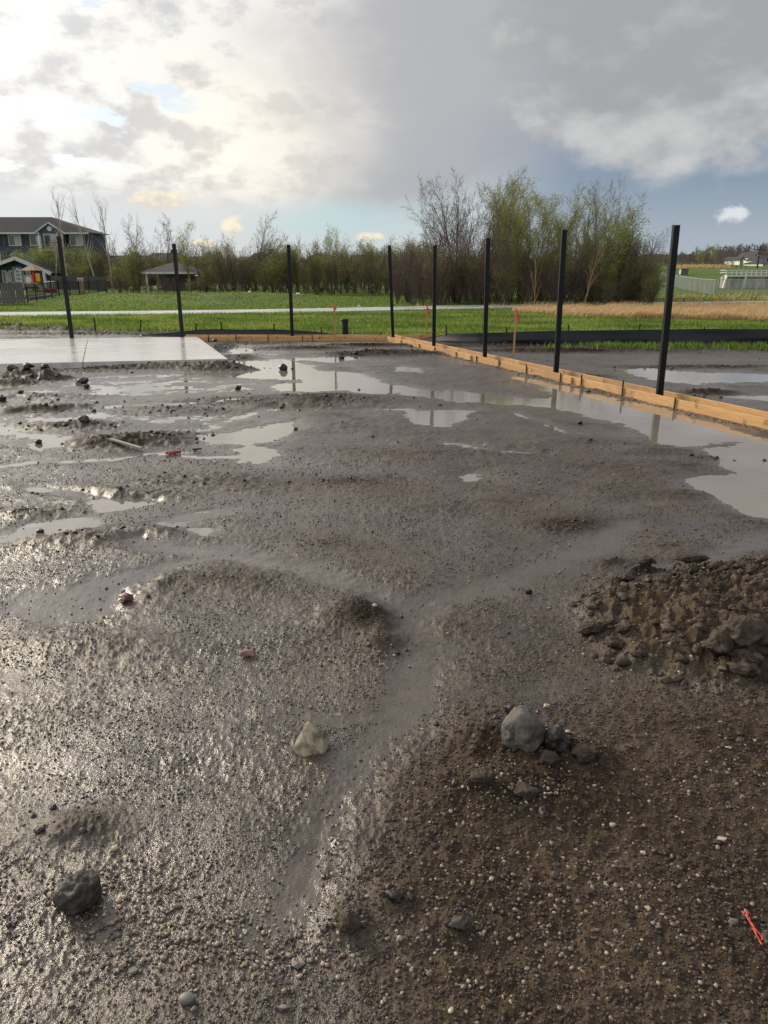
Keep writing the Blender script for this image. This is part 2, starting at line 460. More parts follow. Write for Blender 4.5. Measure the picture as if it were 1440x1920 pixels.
def mud_h(x, y):
    """height, wet, brown, silt at ground points"""
    x = np.asarray(x, float); y = np.asarray(y, float)
    D = np.hypot(x, y)
    k = np.clip(D / 6.0, 0.35, 2.0)
    wx = x + 0.10 * k * fbm(x / .5, y / .5, 91, 3) + 0.02 * gn(x / .07, y / .07, 92)
    wy = y + 0.13 * k * fbm(x / .5, y / .5, 95, 3) + 0.02 * gn(x / .07, y / .07, 96)
    left = sms(x + 0.12 * y, 0.6, -1.2)
    h = 0.021 - 0.006 * left + 0.017 * fbm(x / 1.6, y / 1.1, 1, 3) + 0.012 * fbm(x / .42, y / .34, 5, 3)
    h = h - 0.006 * sms(y, 5, 9) - 0.007 * left * sms(y, 4.2, 6.0)
    hump = sms(h, 0.012, 0.034)
    rough = np.full(x.shape, 1.0)
    brown = np.zeros(x.shape); silt = np.zeros(x.shape)
    lump = np.zeros(x.shape)
    rg = ridged(x / .16, y / .16, 31, 4)
    for (cx, cy, rx, ry, hh, ll) in LUMPS:
        m = (np.abs(x - cx) < rx * 2.6) & (np.abs(y - cy) < ry * 2.6)
        if m.any():
            g = np.exp(-(((x[m] - cx) / rx) ** 2 + ((y[m] - cy) / ry) ** 2))
            h[m] += hh * g; lump[m] = np.maximum(lump[m], ll * g ** .7)
    h = h + lump * (rg - 0.25)
    brown = np.maximum(brown, np.clip(lump / .03, 0, 1) * 0.5)
    # brown earth in the lower right
    s = poly_sd(wx, wy, BROWN)
    b = sms(s, -0.15, 0.35)
    brown = np.maximum(brown, b)
    h = h + 0.02 * b + b * (0.012 * ridged(x / .11, y / .11, 44, 3) + 0.010 * fbm(x / .05, y / .05, 48, 2))
    # loose mound of brown earth on the right
    s = poly_sd(wx, wy, MOUND)
    mnd = sms(s, -0.05, 0.22)
    top = sms(s, -0.05, 0.75)
    h = h + 0.04 * mnd + 0.12 * top + mnd * (0.07 * (ridged(wx / .27, wy / .22, 51, 4) - .3) + 0.035 * (ridged(x / .085, y / .085, 57, 3, .5) - .2) + .008 * gn(x / .03, y / .03, 58))
    brown = np.maximum(brown, mnd * 1.0)
    # runnels and tracks
    for L in RUNNELS:
        q = line_d(wx, wy, L) + .035
        m = sms(q + .05 * fbm(x / .12, y / .12, 66, 3), 0.15, -0.06) * (1 - mnd)
        h = h * (1 - m) + m * (0.011 + 0.005 * fbm(x / .2, y / .2, 61, 2)); silt = np.maximum(silt, m); rough = rough * (1 - 0.55 * m)
        brown = brown * (1 - m)
    for L in TRACKS:
        q = line_d(wx, wy, L)
        m = sms(q, 0.10, -0.04)
        h = h * (1 - m) + m * (0.000 + 0.005 * fbm(x / .3, y / .3, 63, 2)); silt = np.maximum(silt, m * .8); rough = rough * (1 - 0.6 * m)
    pud = np.zeros(x.shape)
    for P in PUDDLES:
        A = np.array(P); lo = A.min(0) - .6; hi = A.max(0) + .6
        m = (x > lo[0]) & (x < hi[0]) & (y > lo[1]) & (y < hi[1])
        if not m.any(): continue
        s = poly_sd(wx[m], wy[m], P)
        kk = k[m]
        t = sms(s, -0.19 * kk, 0.15 * kk)
        h[m] = h[m] * (1 - t) + t * (-0.013 + 0.004 * fbm(x[m] / .3, y[m] / .3, 71, 2))
        pud[m] = np.maximum(pud[m], sms(s, -0.25 * kk, 0.05 * kk)); rough[m] *= (1 - 0.35 * t)
    silt = np.maximum(silt, pud * .7)
    # grain
    near = sms(D, 9.0, 3.0)
    gr = gn(x / .021, y / .021, 81); gr2 = gn(x / .0105, y / .0105, 83); g3 = gn(x / .045, y / .045, 85)
    amp = rough * (0.20 + 0.30 * hump + 0.40 * sms(fbm(x / .7, y / .6, 87, 2), -0.35, 0.25)) * (1 + .6 * np.clip(lump / .03, 0, 1) + .5 * mnd)
    h = h + amp * (near * (0.009 * np.clip(gr, 0, 1) + 0.006 * np.clip(gr2, -.3, 1)) + 0.006 * g3 * (1 - b * .3) + (1 - near) * 0.010 * gn(x / .09, y / .08, 89))
    wet = np.clip(0.50 + 0.5 * silt + 0.30 * left - 0.6 * np.clip(brown, 0, 1) - 0.45 * hump + 0.7 * fbm(x / .9, y / .7, 99, 3), 0, 1)
    brown = np.maximum(brown, 0.45 * hump * (1 - silt))
    # keep clear under the slab and beyond the turf edge
    s = poly_sd(x, y, SLABP)
    h = np.where(s > 0, np.minimum(h, 0.02), h)
    e = edge_y(x) + 0.25 * gn(x / .8, y * 0, 101)
    h = h - 0.5 * sms(y, e + .35, e + 1.0)
    mud_h.dark = np.clip(lump / .035, 0, 1) * (1 - mnd) * (1 - .6 * b)
    return h, wet, np.clip(brown, 0, 1), silt


def soil_material():
    m = bpy.data.materials.new('wet_soil'); m.use_nodes = True
    nt = m.node_tree; X.nt = nt
    b = nt.nodes['Principled BSDF']
    tc = nt.nodes.new('ShaderNodeTexCoord'); P = tc.outputs['Object']
    a = attr('soil'); sp = nt.nodes.new('ShaderNodeSeparateColor'); nt.links.new(a.outputs['Color'], sp.inputs[0])
    wet, brown, silt = (X(sp.outputs[i]) for i in range(3))
    n1 = nz(P, 2.3, 4, .6); n2 = nz(P, 30, 5, .65); n3 = nz(P, 170, 3, .6)
    grey = cmix(sstep(n1 * .5 + n2 * .5, .38, .62), (0.048, 0.034, 0.023), (0.098, 0.072, 0.050))
    brn = cmix(sstep(n2 * .5 + n1 * .5, .38, .62), (0.034, 0.022, 0.014), (0.105, 0.073, 0.046))
    c = cmix(brown, grey, brn)
    c = cmix(silt * .45, c, (0.090, 0.069, 0.049))
    c = cmix(X(a.outputs['Alpha']) * .8, c, cmix(sstep(n2, .4, .6), (0.018, 0.013, 0.010), (0.044, 0.032, 0.023)))
    grit = sstep(n3, .60, .70) * (1.0 - silt) * .5
    c = cmix(grit, c, (0.17, 0.145, 0.115))
    nt.links.new(c, b.inputs['Base Color'])
    r = 0.42 - wet * 0.30 + brown * 0.26 - silt * 0.02 + (n2 - .5) * .25
    r = r + X(a.outputs['Alpha']) * .28
    nt.links.new(X.m('MAXIMUM', r, .20).v, b.inputs['Roughness'])
    b.inputs['IOR'].default_value = 1.6
    nt.links.new((0.45 + wet * .55 - brown * .30 - X(a.outputs['Alpha']) * .3).v, b.inputs['Specular IOR Level'])
    hgt = (n3 * .35 + nz(P, 75, 4, .6) * .65) * (1.0 - silt * .55) * (1.15 - wet * .55)
    bp = nt.nodes.new('ShaderNodeBump'); bp.inputs['Strength'].default_value = 1.0; bp.inputs['Distance'].default_value = 0.009
    nt.links.new(hgt.v, bp.inputs['Height']); nt.links.new(bp.outputs[0], b.inputs['Normal'])
    return m
SOIL = soil_material()


def build_mud():
    nr, nc = 900, 820
    u = np.linspace(0, 1, nr)
    yy = 0.85 * np.exp(u * math.log(25.5 / .85))
    hw = 0.60 * yy + 0.62
    s = np.linspace(-1, 1, nc)
    Xg = hw[:, None] * s[None, :] + np.sign(s)[None, :] * np.clip(np.abs(s) - .9, 0, 1)[None, :] * 10 * (2.6 + .25 * yy)[:, None]; Yg = np.repeat(yy[:, None], nc, 1)
    h, wet, br, si = mud_h(Xg, Yg)
    V = np.stack([Xg, Yg, h], -1).reshape(-1, 3)
    me = grid_mesh('muddy_ground', V, nr, nc, [SOIL])
    at = me.color_attributes.new('soil', 'FLOAT_COLOR', 'POINT')
    at.data.foreach_set('color', np.stack([wet, br, si, mud_h.dark], -1).astype(np.float32).ravel())
    tag(link('muddy_ground', me), 'wet muddy building lot with puddles and runnels', kind='structure')
    # coarse continuation of the same lot beside and behind the viewpoint
    xs = np.linspace(-60, 60, 181); ys = np.linspace(-30, 26, 85)
    gx, gy = np.meshgrid(xs, ys)
    hh, wet, br, si = mud_h(gx, gy)
    inside = (np.abs(gx) < 0.85 * gy + 3.0) & (gy > .6)
    hh = np.where(inside, hh - .25, hh - .01)
    me = grid_mesh('surrounding_ground', np.stack([gx, gy, hh], -1).reshape(-1, 3), *gx.shape, [SOIL])
    at = me.color_attributes.new('soil', 'FLOAT_COLOR', 'POINT')
    at.data.foreach_set('color', np.stack([wet, br, si, mud_h.dark], -1).astype(np.float32).ravel())
    tag(link('surrounding_ground', me), 'muddy lot continuing outside the view', kind='structure')
build_mud()

# standing water: one level sheet that shows wherever the ground dips below it
def water_material():
    m = bpy.data.materials.new('puddle_water'); m.use_nodes = True
    nt = m.node_tree; X.nt = nt; b = nt.nodes['Principled BSDF']
    tc = nt.nodes.new('ShaderNodeTexCoord'); P = tc.outputs['Object']
    n = nz(P, .9, 3, .5)
    nt.links.new(cmix(sstep(n, .4, .6), (0.200, 0.168, 0.135), (0.240, 0.205, 0.168)), b.inputs['Base Color'])
    b.inputs['Roughness'].default_value = 0.02; b.inputs['IOR'].default_value = 2.2; b.inputs['Specular IOR Level'].default_value = .6
    mp = nt.nodes.new('ShaderNodeMapping'); nt.links.new(P, mp.inputs[0]); mp.inputs['Scale'].default_value = (1, 1.7, 1); mp.inputs['Rotation'].default_value = (0, 0, .5)
    bp = nt.nodes.new('ShaderNodeBump'); bp.inputs['Distance'].default_value = .0009; bp.inputs['Strength'].default_value = 1
    nt.links.new(nz(mp.outputs[0], 7, 3, .5).v, bp.inputs['Height']); nt.links.new(bp.outputs[0], b.inputs['Normal'])
    return m
WATER = water_material()
mb = MB(); mb.add([(-.9, .7, 0), (.9, .7, 0), (13.2, 19.5, 0), (13.2, 23, 0), (-14.8, 23, 0)], [(0, 1, 2, 3, 4)])
tag(mb.build('puddle_water', WATER), 'shallow rain water standing in the dips of the mud', kind='structure')
# ------------------------------------------------------------------ turf, path, far land
def land_h(x, y):
    x = np.asarray(x, float); y = np.asarray(y, float)
    h = 0.03 + 0 * x
    h = h + 0.02 * fbm(x / 3, y / 3, 201, 3) * sms(np.abs(y - 32), 1, 4)
    h = h + 0.46 * np.exp(-((x + 7.5) / 5.0) ** 2 - ((y - 43.5) / 3.2) ** 2)
    h = h + 0.28 * np.exp(-((x + 15.5) / 4.5) ** 2 - ((y - 46) / 3.4) ** 2)
    h = h + 0.10 * fbm(x / 6, y / 5, 205, 3) * sms(y, 35, 42) * sms(x, 8, 2)
    # meadow slope and wooded ridge to the right
    r = sms(x - 0.10 * y, 4, 26)
    h = h + r * (1.8 * sms(y, 56, 112) + 1.3 * sms(y, 120, 240) + 3.0 * sms(y, 240, 420))
    h = h + (1 - r) * 1.0 * sms(y, 150, 400)
    h = h - 0.8 * sms(-x, 20, 34) * sms(y, 70, 110)
    return h


def turf_material():
    m = bpy.data.materials.new('turf'); m.use_nodes = True
    nt = m.node_tree; X.nt = nt; b = nt.nodes['Principled BSDF']
    tc = nt.nodes.new('ShaderNodeTexCoord'); P = tc.outputs['Object']
    n1 = nz(P, .35, 4, .6); n2 = nz(P, 2.5, 5, .6); n3 = nz(P, 9, 4, .6)
    c = cmix(sstep(n1 * .5 + n2 * .5, .38, .62), (0.085, 0.140, 0.030), (0.150, 0.215, 0.048))
    c = cmix(sstep(n3, .55, .7) * .6, c, (0.030, 0.060, 0.018))
    c = cmix(sstep(n2, .60, .72) * .35, c, (0.20, 0.17, 0.08))
    nt.links.new(c, b.inputs['Base Color']); b.inputs['Roughness'].default_value = .8; b.inputs['Specular IOR Level'].default_value = .2
    bp = nt.nodes.new('ShaderNodeBump'); bp.inputs['Distance'].default_value = .12; nt.links.new(n3.v, bp.inputs['Height']); nt.links.new(bp.outputs[0], b.inputs['Normal'])
    return m
TURF = turf_material()


def build_land():
    ys = np.concatenate([np.linspace(17.3, 24, 90), np.geomspace(24.1, 1800, 190)])
    s = np.linspace(-1, 1, 361)
    hw = np.maximum(ys * 1.0, 36)
    gx = hw[:, None] * s[None, :]; gy = np.repeat(ys[:, None], len(s), 1)
    h = land_h(gx, gy)
    e = edge_y(gx) + 0.25 * gn(gx / .8, gy * 0, 101)
    h = h - 0.5 * (1 - sms(gy, e - .15, e + .5))
    me = grid_mesh('lawn_ground', np.stack([gx, gy, h], -1).reshape(-1, 3), *gx.shape, [TURF])
    tag(link('lawn_ground', me), 'green turf rising to a mound and the far meadow', kind='structure')
build_land()

WETCON = mat('wet_path_concrete', (0.66, 0.65, 0.62), .25, var=.12, scale=1.5, spec=.8)
PATHC = [(-400, 596), (0, 591), (250, 588.5), (450, 586), (560, 584), (700, 581), (800, 579), (900, 576.5), (1000, 574.5), (1180, 572.5), (1300, 570.5), (1440, 568), (1700, 564)]
def ribbon(name, pts, w, mt, lift, label):
    P = [Vector((*PT(*p), 0)) for p in pts]
    Q = []
    for a, b in zip(P[:-1], P[1:]):
        n = max(2, int((b - a).length / .8))
        Q += [a.lerp(b, i / n) for i in range(n)]
    Q.append(P[-1])
    for _ in range(6): Q = [Q[0]] + [(Q[i - 1] + Q[i] * 2 + Q[i + 1]) / 4 for i in range(1, len(Q) - 1)] + [Q[-1]]
    V = []; nc = 7
    for i, q in enumerate(Q):
        t = (Q[min(i + 1, len(Q) - 1)] - Q[max(0, i - 1)]).normalized(); sd = Vector((-t.y, t.x, 0))
        for k in range(nc):
            u = (k / (nc - 1) - .5) * 2
            if k in (0, nc - 1): u *= 1.0
            v = q + sd * (u * w / 2)
            V.append((v.x, v.y, -99 if k in (0, nc - 1) else 0))
    V = np.array(V); base = land_h(V[:, 0], V[:, 1]); low = V[:, 2] < -50
    V[:, 2] = base + np.where(low, -.1, lift)
    me = grid_mesh(name, V, len(Q), nc, [mt], smooth=False)
    tag(link(name, me), label, kind='structure')
    return Q
PATHQ = ribbon('concrete_path', PATHC, 2.6, WETCON, .045, 'wet pale concrete path curving across the turf')
def path_d(x, y):
    L = [(q.x, q.y, 1.25) for q in PATHQ[::3]]
    return line_d(x, y, L)


def blade_stuff(name, x, y, z, hgt, wid, mats, mi, lean, seed, label, az=None, curve=True):
    """one mesh of grass blades: two triangles each (a bent blade)"""
    rs = np.random.RandomState(seed); n = len(x)
    a = rs.uniform(0, 2 * math.pi, n) if az is None else az
    f = rs.uniform(0, math.pi, n)
    lx, ly = np.cos(a) * lean, np.sin(a) * lean
    wx, wy = np.cos(f) * wid / 2, np.sin(f) * wid / 2
    V = np.empty((n, 5, 3), np.float32)
    V[:, 0] = np.stack([x - wx, y - wy, z], -1); V[:, 1] = np.stack([x + wx, y + wy, z], -1)
    mx, my = x + lx * hgt * .35, y + ly * hgt * .35
    V[:, 2] = np.stack([mx + wx * .7, my + wy * .7, z + hgt * .6], -1); V[:, 3] = np.stack([mx - wx * .7, my - wy * .7, z + hgt * .6], -1)
    V[:, 4] = np.stack([x + lx * hgt, y + ly * hgt, z + hgt * np.sqrt(np.clip(1 - .5 * lean ** 2, .3, 1))], -1)
    b = (np.arange(n) * 5)[:, None]
    loops = np.concatenate([b + 0, b + 1, b + 2, b + 3, b + 3, b + 2, b + 4], 1).ravel()
    starts = (np.arange(n)[:, None] * 7 + np.array([0, 4])).ravel()
    me = np_mesh(name, V.reshape(-1, 3), loops, starts, mats, np.repeat(mi, 2))
    return tag(link(name, me), label, kind='stuff')
def leafmat(name, col, trans=.5, rough=.6):
    m = bpy.data.materials.new(name); m.use_nodes = True; nt = m.node_tree; X.nt = nt
    b = nt.nodes['Principled BSDF']; b.inputs['Base Color'].default_value = (*col, 1); b.inputs['Roughness'].default_value = rough
    b.inputs['Specular IOR Level'].default_value = .25
    t = nt.nodes.new('ShaderNodeBsdfTranslucent'); t.inputs['Color'].default_value = (min(1, col[0] * 1.5), min(1, col[1] * 1.5), col[2] * 1.1, 1)
    mx = nt.nodes.new('ShaderNodeMixShader'); mx.inputs[0].default_value = trans
    nt.links.new(b.outputs[0], mx.inputs[1]); nt.links.new(t.outputs[0], mx.inputs[2])
    nt.links.new(mx.outputs[0], nt.nodes['Material Output'].inputs[0])
    return m
GR = [leafmat('grass_bright', (.19, .27, .06)), leafmat('grass_mid', (.125, .19, .045)), leafmat('grass_deep', (.06, .11, .024)), leafmat('grass_pale', (.28, .30, .10))]
STRAW = [leafmat('straw_gold', (.56, .40, .23), .35), leafmat('straw_pale', (.66, .52, .34), .35), leafmat('straw_brown', (.33, .22, .13), .3)]


def build_grass():
    rs = np.random.RandomState(5)
    # near band of long grass between the lot and the path
    n = 125000
    y = rs.uniform(18.0, 31.5, n); x = rs.uniform(-1, 1, n) * (y * .66 + 1)
    e = edge_y(x) + 0.25 * gn(x / .8, y * 0, 101)
    ok = (y > e + .12) & (path_d(x, y) > .12 + .25 * np.abs(gn(x / .5, y / .5, 7)))
    x, y = x[ok], y[ok]; n = len(x); z = land_h(x, y)
    cl = fbm(x / 1.1, y / .8, 301, 3)
    hg = (0.085 + .04 * rs.rand(n)) * (1 + .6 * cl)
    mi = rs.choice(4, n, p=[.44, .33, .14, .09]); c2 = fbm(x / 2.5, y / 1.6, 331, 3); mi = np.where(c2 + rs.randn(n) * .15 < -.12, np.where(rs.rand(n) < .5, 2, 1), mi); mi = np.where(c2 + rs.randn(n) * .12 > .30, 3, mi)
    blade_stuff('grass', x, y, z - .01, hg, .012 + .013 * rs.rand(n), GR, mi, rs.uniform(.1, .7, n), 6, 'long bright green grass between the lot and the path')
    # shorter turf beyond the path
    n = 75000
    y = 33 + (rs.rand(n) ** 1.3) * 24; x = rs.uniform(-1, 1, n) * (y * .6 + 1)
    ok = (path_d(x, y) > .15) & ~((x > 5 + (y - 33) * .1) & (y < 36))
    x, y = x[ok], y[ok]; n = len(x); z = land_h(x, y); cl = fbm(x / 2.0, y / 1.6, 303, 3)
    mi = rs.choice(4, n, p=[.30, .40, .24, .06])
    blade_stuff('grass', x, y, z - .01, (0.045 + .035 * rs.rand(n)) * (1 + .8 * cl), .03 + .03 * rs.rand(n), GR, mi, rs.uniform(.1, .8, n), 8, 'mown green turf on the mound beyond the path')
    # fringe in front of the right-hand silt fence
    n = 9000
    x = rs.uniform(3.2, 12.5, n); y = 17.15 + rs.randn(n) * .20
    ok = (x * .0 + rs.rand(n) < .25 + .75 * sms(gn(x / .6, y * 0, 311), -.2, .3)) & (x > 4.4 + rs.randn(n) * .5)
    x, y = x[ok], y[ok]; n = len(x)
    mi = rs.choice(3, n, p=[.3, .4, .3])
    blade_stuff('grass', x, y, np.zeros(n), .10 + .12 * rs.rand(n), .014 + .012 * rs.rand(n), GR[:3], mi, rs.uniform(.1, .8, n), 9, 'ragged green grass along the foot of the silt fence')
    # tall dry prairie grass beside the path, leaning with the wind
    n = 60000
    px = rs.uniform(960, 1560, n); t = rs.rand(n)
    py0 = np.interp(px, [960, 1030, 1100, 1440, 1560], [586, 592, 598, 606, 610]); py1 = np.interp(px, [960, 1100, 1250, 1560], [580, 583, 582, 581])
    py = py0 + (py1 - py0) * t
    d = (960 - py) / F; tt = -CAM_H / (-ST + d * CT); x = (px - 720) / F * tt; y = (CT + d * ST) * tt
    ok = (path_d(x, y) > .35) & (rs.rand(n) < .35 + sms(fbm(x / .9, y / .6, 305, 3), -.3, .2)); x, y, px = x[ok], y[ok], px[ok]; n = len(x)
    hg = (0.22 + .18 * rs.rand(n)) * np.interp(px, [960, 1040, 1150, 1560], [.5, .8, 1, 1.1]) * (1 + .5 * fbm(x / .8, y / .8, 307, 2))
    blade_stuff('dry_grass', x, y, land_h(x, y) - .02, hg, .014 + .014 * rs.rand(n), STRAW, rs.choice(3, n, p=[.5, .33, .17]), rs.uniform(.35, .95, n), 10, 'tall straw-coloured grass leaning right beside the path', az=rs.randn(n) * .35)
    # dry stalks at the wood's edge and on the meadow
    n = 16000
    x = np.concatenate([rs.uniform(1.5, 22, n // 2), rs.uniform(12, 60, n // 2)]); y = np.concatenate([34.6 + rs.rand(n // 2) * 2.6 + .10 * np.clip(x[:n // 2] - 4, 0, 30), rs.uniform(42, 52, n // 2)])
    ok = (path_d(x, y) > .2) & (rs.rand(n) < .2 + sms(fbm(x / 1.5, y / 1.5, 309, 3), -.2, .3)); x, y = x[ok], y[ok]; n = len(x)
    blade_stuff('dry_grass', x, y, land_h(x, y) - .02, .14 + .26 * rs.rand(n), .018 + .014 * rs.rand(n), STRAW, rs.choice(3, n, p=[.3, .4, .3]), rs.uniform(.2, .9, n), 11, 'pale dry stalks along the edge of the wood', az=rs.randn(n) * .5)
    n = 2200
    x = rs.uniform(42, 48.5, n); y = rs.uniform(108, 118, n); blade_stuff('dry_grass', x, y, land_h(x, y) - .05, .3 + .4 * rs.rand(n), .05 + .05 * rs.rand(n), STRAW, rs.choice(3, n), rs.uniform(.1, .5, n), 12, 'far band of dry grass below the hedge on the slope')
build_grass()

# ------------------------------------------------------------------ concrete slab
def slab_material():
    m = bpy.data.materials.new('wet_slab'); m.use_nodes = True; nt = m.node_tree; X.nt = nt; b = nt.nodes['Principled BSDF']
    tc = nt.nodes.new('ShaderNodeTexCoord'); P = tc.outputs['Object']
    mp = nt.nodes.new('ShaderNodeMapping'); nt.links.new(P, mp.inputs[0]); mp.inputs['Scale'].default_value = (.5, 9, 1)
    st = nz(mp.outputs[0], 2.2, 5, .65); n = nz(P, .5, 4, .6); sp = nz(P, 26, 3, .6)
    c = cmix(sstep(n * .6 + st * .4, .42, .58), (.78, .77, .73), (.60, .59, .56)); c = cmix(sstep(st, .5, .7) * .3, c, (.30, .29, .275)); c = cmix(sstep(sp, .66, .72) * .7, c, (.05, .042, .034))
    nt.links.new(c, b.inputs['Base Color']); b.inputs['Specular IOR Level'].default_value = .9; b.inputs['IOR'].default_value = 1.7
    nt.links.new((0.05 + sstep(st, .42, .7) * .18 + sstep(n, .45, .6) * .16).v, b.inputs['Roughness'])
    bp = nt.nodes.new('ShaderNodeBump'); bp.inputs['Distance'].default_value = .003; nt.links.new(st.v, bp.inputs['Height']); nt.links.new(bp.outputs[0], b.inputs['Normal'])
    return m
SLAB = slab_material()
SZ = 0.135
def prism(mb, poly, z0, z1, mi=0):
    n = len(poly); vs = [(*p, z0) for p in poly] + [(*p, z1) for p in poly]
    return mb.add(vs, [tuple(range(n - 1, -1, -1)), tuple(range(n, 2 * n))] + [(i, (i + 1) % n, n + (i + 1) % n, n + i) for i in range(n)], mi)
def slab():
    a = G(155, 678.5, SZ); b = G(165, 634, SZ); r0 = G(427, 672.5, SZ); r1 = G(370, 631.5, SZ)
    dl = (a - r0); l0 = G(0, 682, SZ); l0 = a + (l0 - a) * 2.6; l1 = b + (b - r1).normalized() * 12
    t = empty('concrete_slab', (0, 0, 0))
    tag(t, 'rain-wet concrete slab of two pours raised above the mud', 'slab')
    g = Vector((.006, 0, 0))
    for pl in ([l0, a - g, b - g, l1], [a + g, r0, r1, b + g]):
        m = MB(); prism(m, [(p.x, p.y) for p in pl], -.06, SZ); m.build('slab_panel', SLAB, t, bevel=.006)
    return t
slab()
STEEL = mat('black_painted_steel', (.006, .007, .009), .42, spec=.3, bump=.0004, bscale=60)
PIN = mat('rusty_dark_steel', (.028, .020, .016), .6, var=.4, scale=30)
def wood(name, c1, c2, rough=.55):
    m = bpy.data.materials.new(name); m.use_nodes = True; nt = m.node_tree; X.nt = nt; b = nt.nodes['Principled BSDF']
    tc = nt.nodes.new('ShaderNodeTexCoord'); P = tc.outputs['Object']
    mp = nt.nodes.new('ShaderNodeMapping'); nt.links.new(P, mp.inputs[0]); mp.inputs['Scale'].default_value = (1.2, 14, 26)
    gr = nz(mp.outputs[0], 3, 5, .65, 1.2); kn = nz(P, 5.5, 4, .7); oi = nt.nodes.new('ShaderNodeObjectInfo')
    c = cmix(sstep(gr, .40, .62), c1, c2)
    c = cmix(sstep(kn, .60, .68) * .55, c, (.16, .075, .03)); c = cmix(sstep(nz(P, 1.3, 3, .6), .5, .62) * .30, c, (.20, .12, .06))
    hs = nt.nodes.new('ShaderNodeHueSaturation'); nt.links.new(c, hs.inputs['Color']); nt.links.new((X(oi.outputs['Random']) * .35 + .8).v, hs.inputs['Value'])
    sep = nt.nodes.new('ShaderNodeSeparateXYZ'); nt.links.new(P, sep.inputs[0])
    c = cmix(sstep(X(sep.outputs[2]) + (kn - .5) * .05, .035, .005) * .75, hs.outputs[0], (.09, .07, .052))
    nt.links.new(c, b.inputs['Base Color']); b.inputs['Roughness'].default_value = rough
    bp = nt.nodes.new('ShaderNodeBump'); bp.inputs['Distance'].default_value = .0015; nt.links.new(gr.v, bp.inputs['Height']); nt.links.new(bp.outputs[0], b.inputs['Normal'])
    return m
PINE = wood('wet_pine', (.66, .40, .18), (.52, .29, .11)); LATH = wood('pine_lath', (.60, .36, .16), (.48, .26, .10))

# formwork boards: an inner and an outer line running towards the viewer on the right, one line at the back
IA = G(727, 640.5); IB = G(1440, 807); ID = (IB - IA).normalized(); IL = (IB - IA).length; IN = Vector((-ID.y, ID.x, 0))   # IN points right / away
BH = .142
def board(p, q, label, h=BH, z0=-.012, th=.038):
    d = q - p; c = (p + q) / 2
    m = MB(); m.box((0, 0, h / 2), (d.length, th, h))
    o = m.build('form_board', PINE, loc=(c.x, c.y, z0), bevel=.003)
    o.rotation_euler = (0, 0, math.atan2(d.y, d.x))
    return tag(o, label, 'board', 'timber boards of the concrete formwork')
def along(s, off=0.0): return IA + ID * s + IN * off
OUT = .34
def s_at(px, off=0.0, z=0.0):
    """distance along the board line at which it crosses picture column px"""
    k = (px - 720) / F
    A = IA + IN * off
    # x = k*(y*CT + (H-z)*ST)
    return (k * (A.y * CT + (CAM_H - z) * ST) - A.x) / (ID.x - k * ID.y * CT)
js = [0, s_at(882), s_at(1069), IL + 2.6]
nm = ['far inner formwork board beginning at the corner post', 'middle inner formwork board between the two splice blocks', 'nearest inner formwork board standing along the big puddle']
for i in range(3):
    board(along(js[i] + (.004 if i else 0)), along(js[i + 1] - .004), nm[i])
    if i < 2:
        s = js[i + 1]; m = MB(); m.box((0, 0, .065), (.22, .036, .13))
        o = m.build('splice_block', PINE, loc=tuple(along(s - .02, -.039) + Vector((0, 0, -.01)))); o.rotation_euler = (0, 0, math.atan2(ID.y, ID.x))
        tag(o, ['short wooden splice block on the farther joint of the inner boards', 'short wooden splice block on the nearer joint of the inner boards'][i], 'block')
jo = [-.35, s_at(975, OUT), s_at(1245, OUT), IL + 2.6]
nm = ['far outer formwork board behind the fence posts', 'middle outer formwork board behind the fence posts', 'nearest outer formwork board beyond the last fence post']
for i in range(3): board(along(jo[i] + .004, OUT), along(jo[i + 1] - .004, OUT), nm[i])
def pin(p, h, label, r=.011, lean=0.0, wide=None, name='form_stake'):
    m = MB()
    m.tube([(0, 0, -.15), (0, 0, h)], r, 8)
    o = m.build(name, PIN, loc=(p.x, p.y, 0), smooth=False); o.rotation_euler = (0, lean, 0)
    return tag(o, label, 'stake', 'dark steel stakes holding the formwork')
STN = ['farthest, just before the corner post', 'second from the corner', 'third from the corner, beside the second post', 'between the second and third posts', 'right of the farther splice block', 'just before the third post', 'tall one between the third and fourth posts', 'at the second nearest post', 'right of the nearer splice block', 'tallest one left of the nearest post', 'nearest, right of the nearest post']
near = ['first', 'second', 'third', 'fourth', 'fifth', 'sixth', 'seventh', 'eighth', 'ninth']
st_in = [(752, .12), (786, .12), (815, .12), (855, .12), (893, .13), (935, .15), (986, .17), (1050, .15), (1089, .20), (1166, .24), (1264, .15)]
for i, (px, h) in enumerate(st_in):
    pin(along(s_at(px, -.034), -.034), h, 'dark steel form stake on the inner boards, ' + STN[i])
for i, px in enumerate((920, 1089 + 12, 1300)):
    pin(along(s_at(px, OUT + .034), OUT + .034), .15, 'dark steel stake behind the outer boards, ' + ('farthest', 'middle', 'nearest')[i] + ' of its line')
# back line
BY = IA.y + .04
xl = G(376, 641).x
bx = [xl - .5, G(470, 641).x, G(640, 641).x, IA.x - .03]
for i in range(3): board(Vector((bx[i] + .004, BY + .02 * i, 0)), Vector((bx[i + 1] - .004, BY + .02 * i, 0)), ['left back formwork board starting behind the slab corner', 'middle back formwork board under the low silt fence end', 'right back formwork board meeting the corner post'][i])
for i in range(2): board(Vector((bx[0] + i * 3.2, BY + .44, 0)), Vector((bx[0] + i * 3.2 + 3.19 + (i * 1.4), BY + .44, 0)), ['outer back board, left length close to the slab', 'outer back board, right length near the drain pipe'][i])
for i, (px, h) in enumerate(((390, .17), (442, .2), (502, .22), (567, .15), (585, .23))):
    g = G(px, 641); pin(Vector((g.x, BY - .036, 0)), h, 'dark steel form stake at the back board, %s from the slab' % near[i])

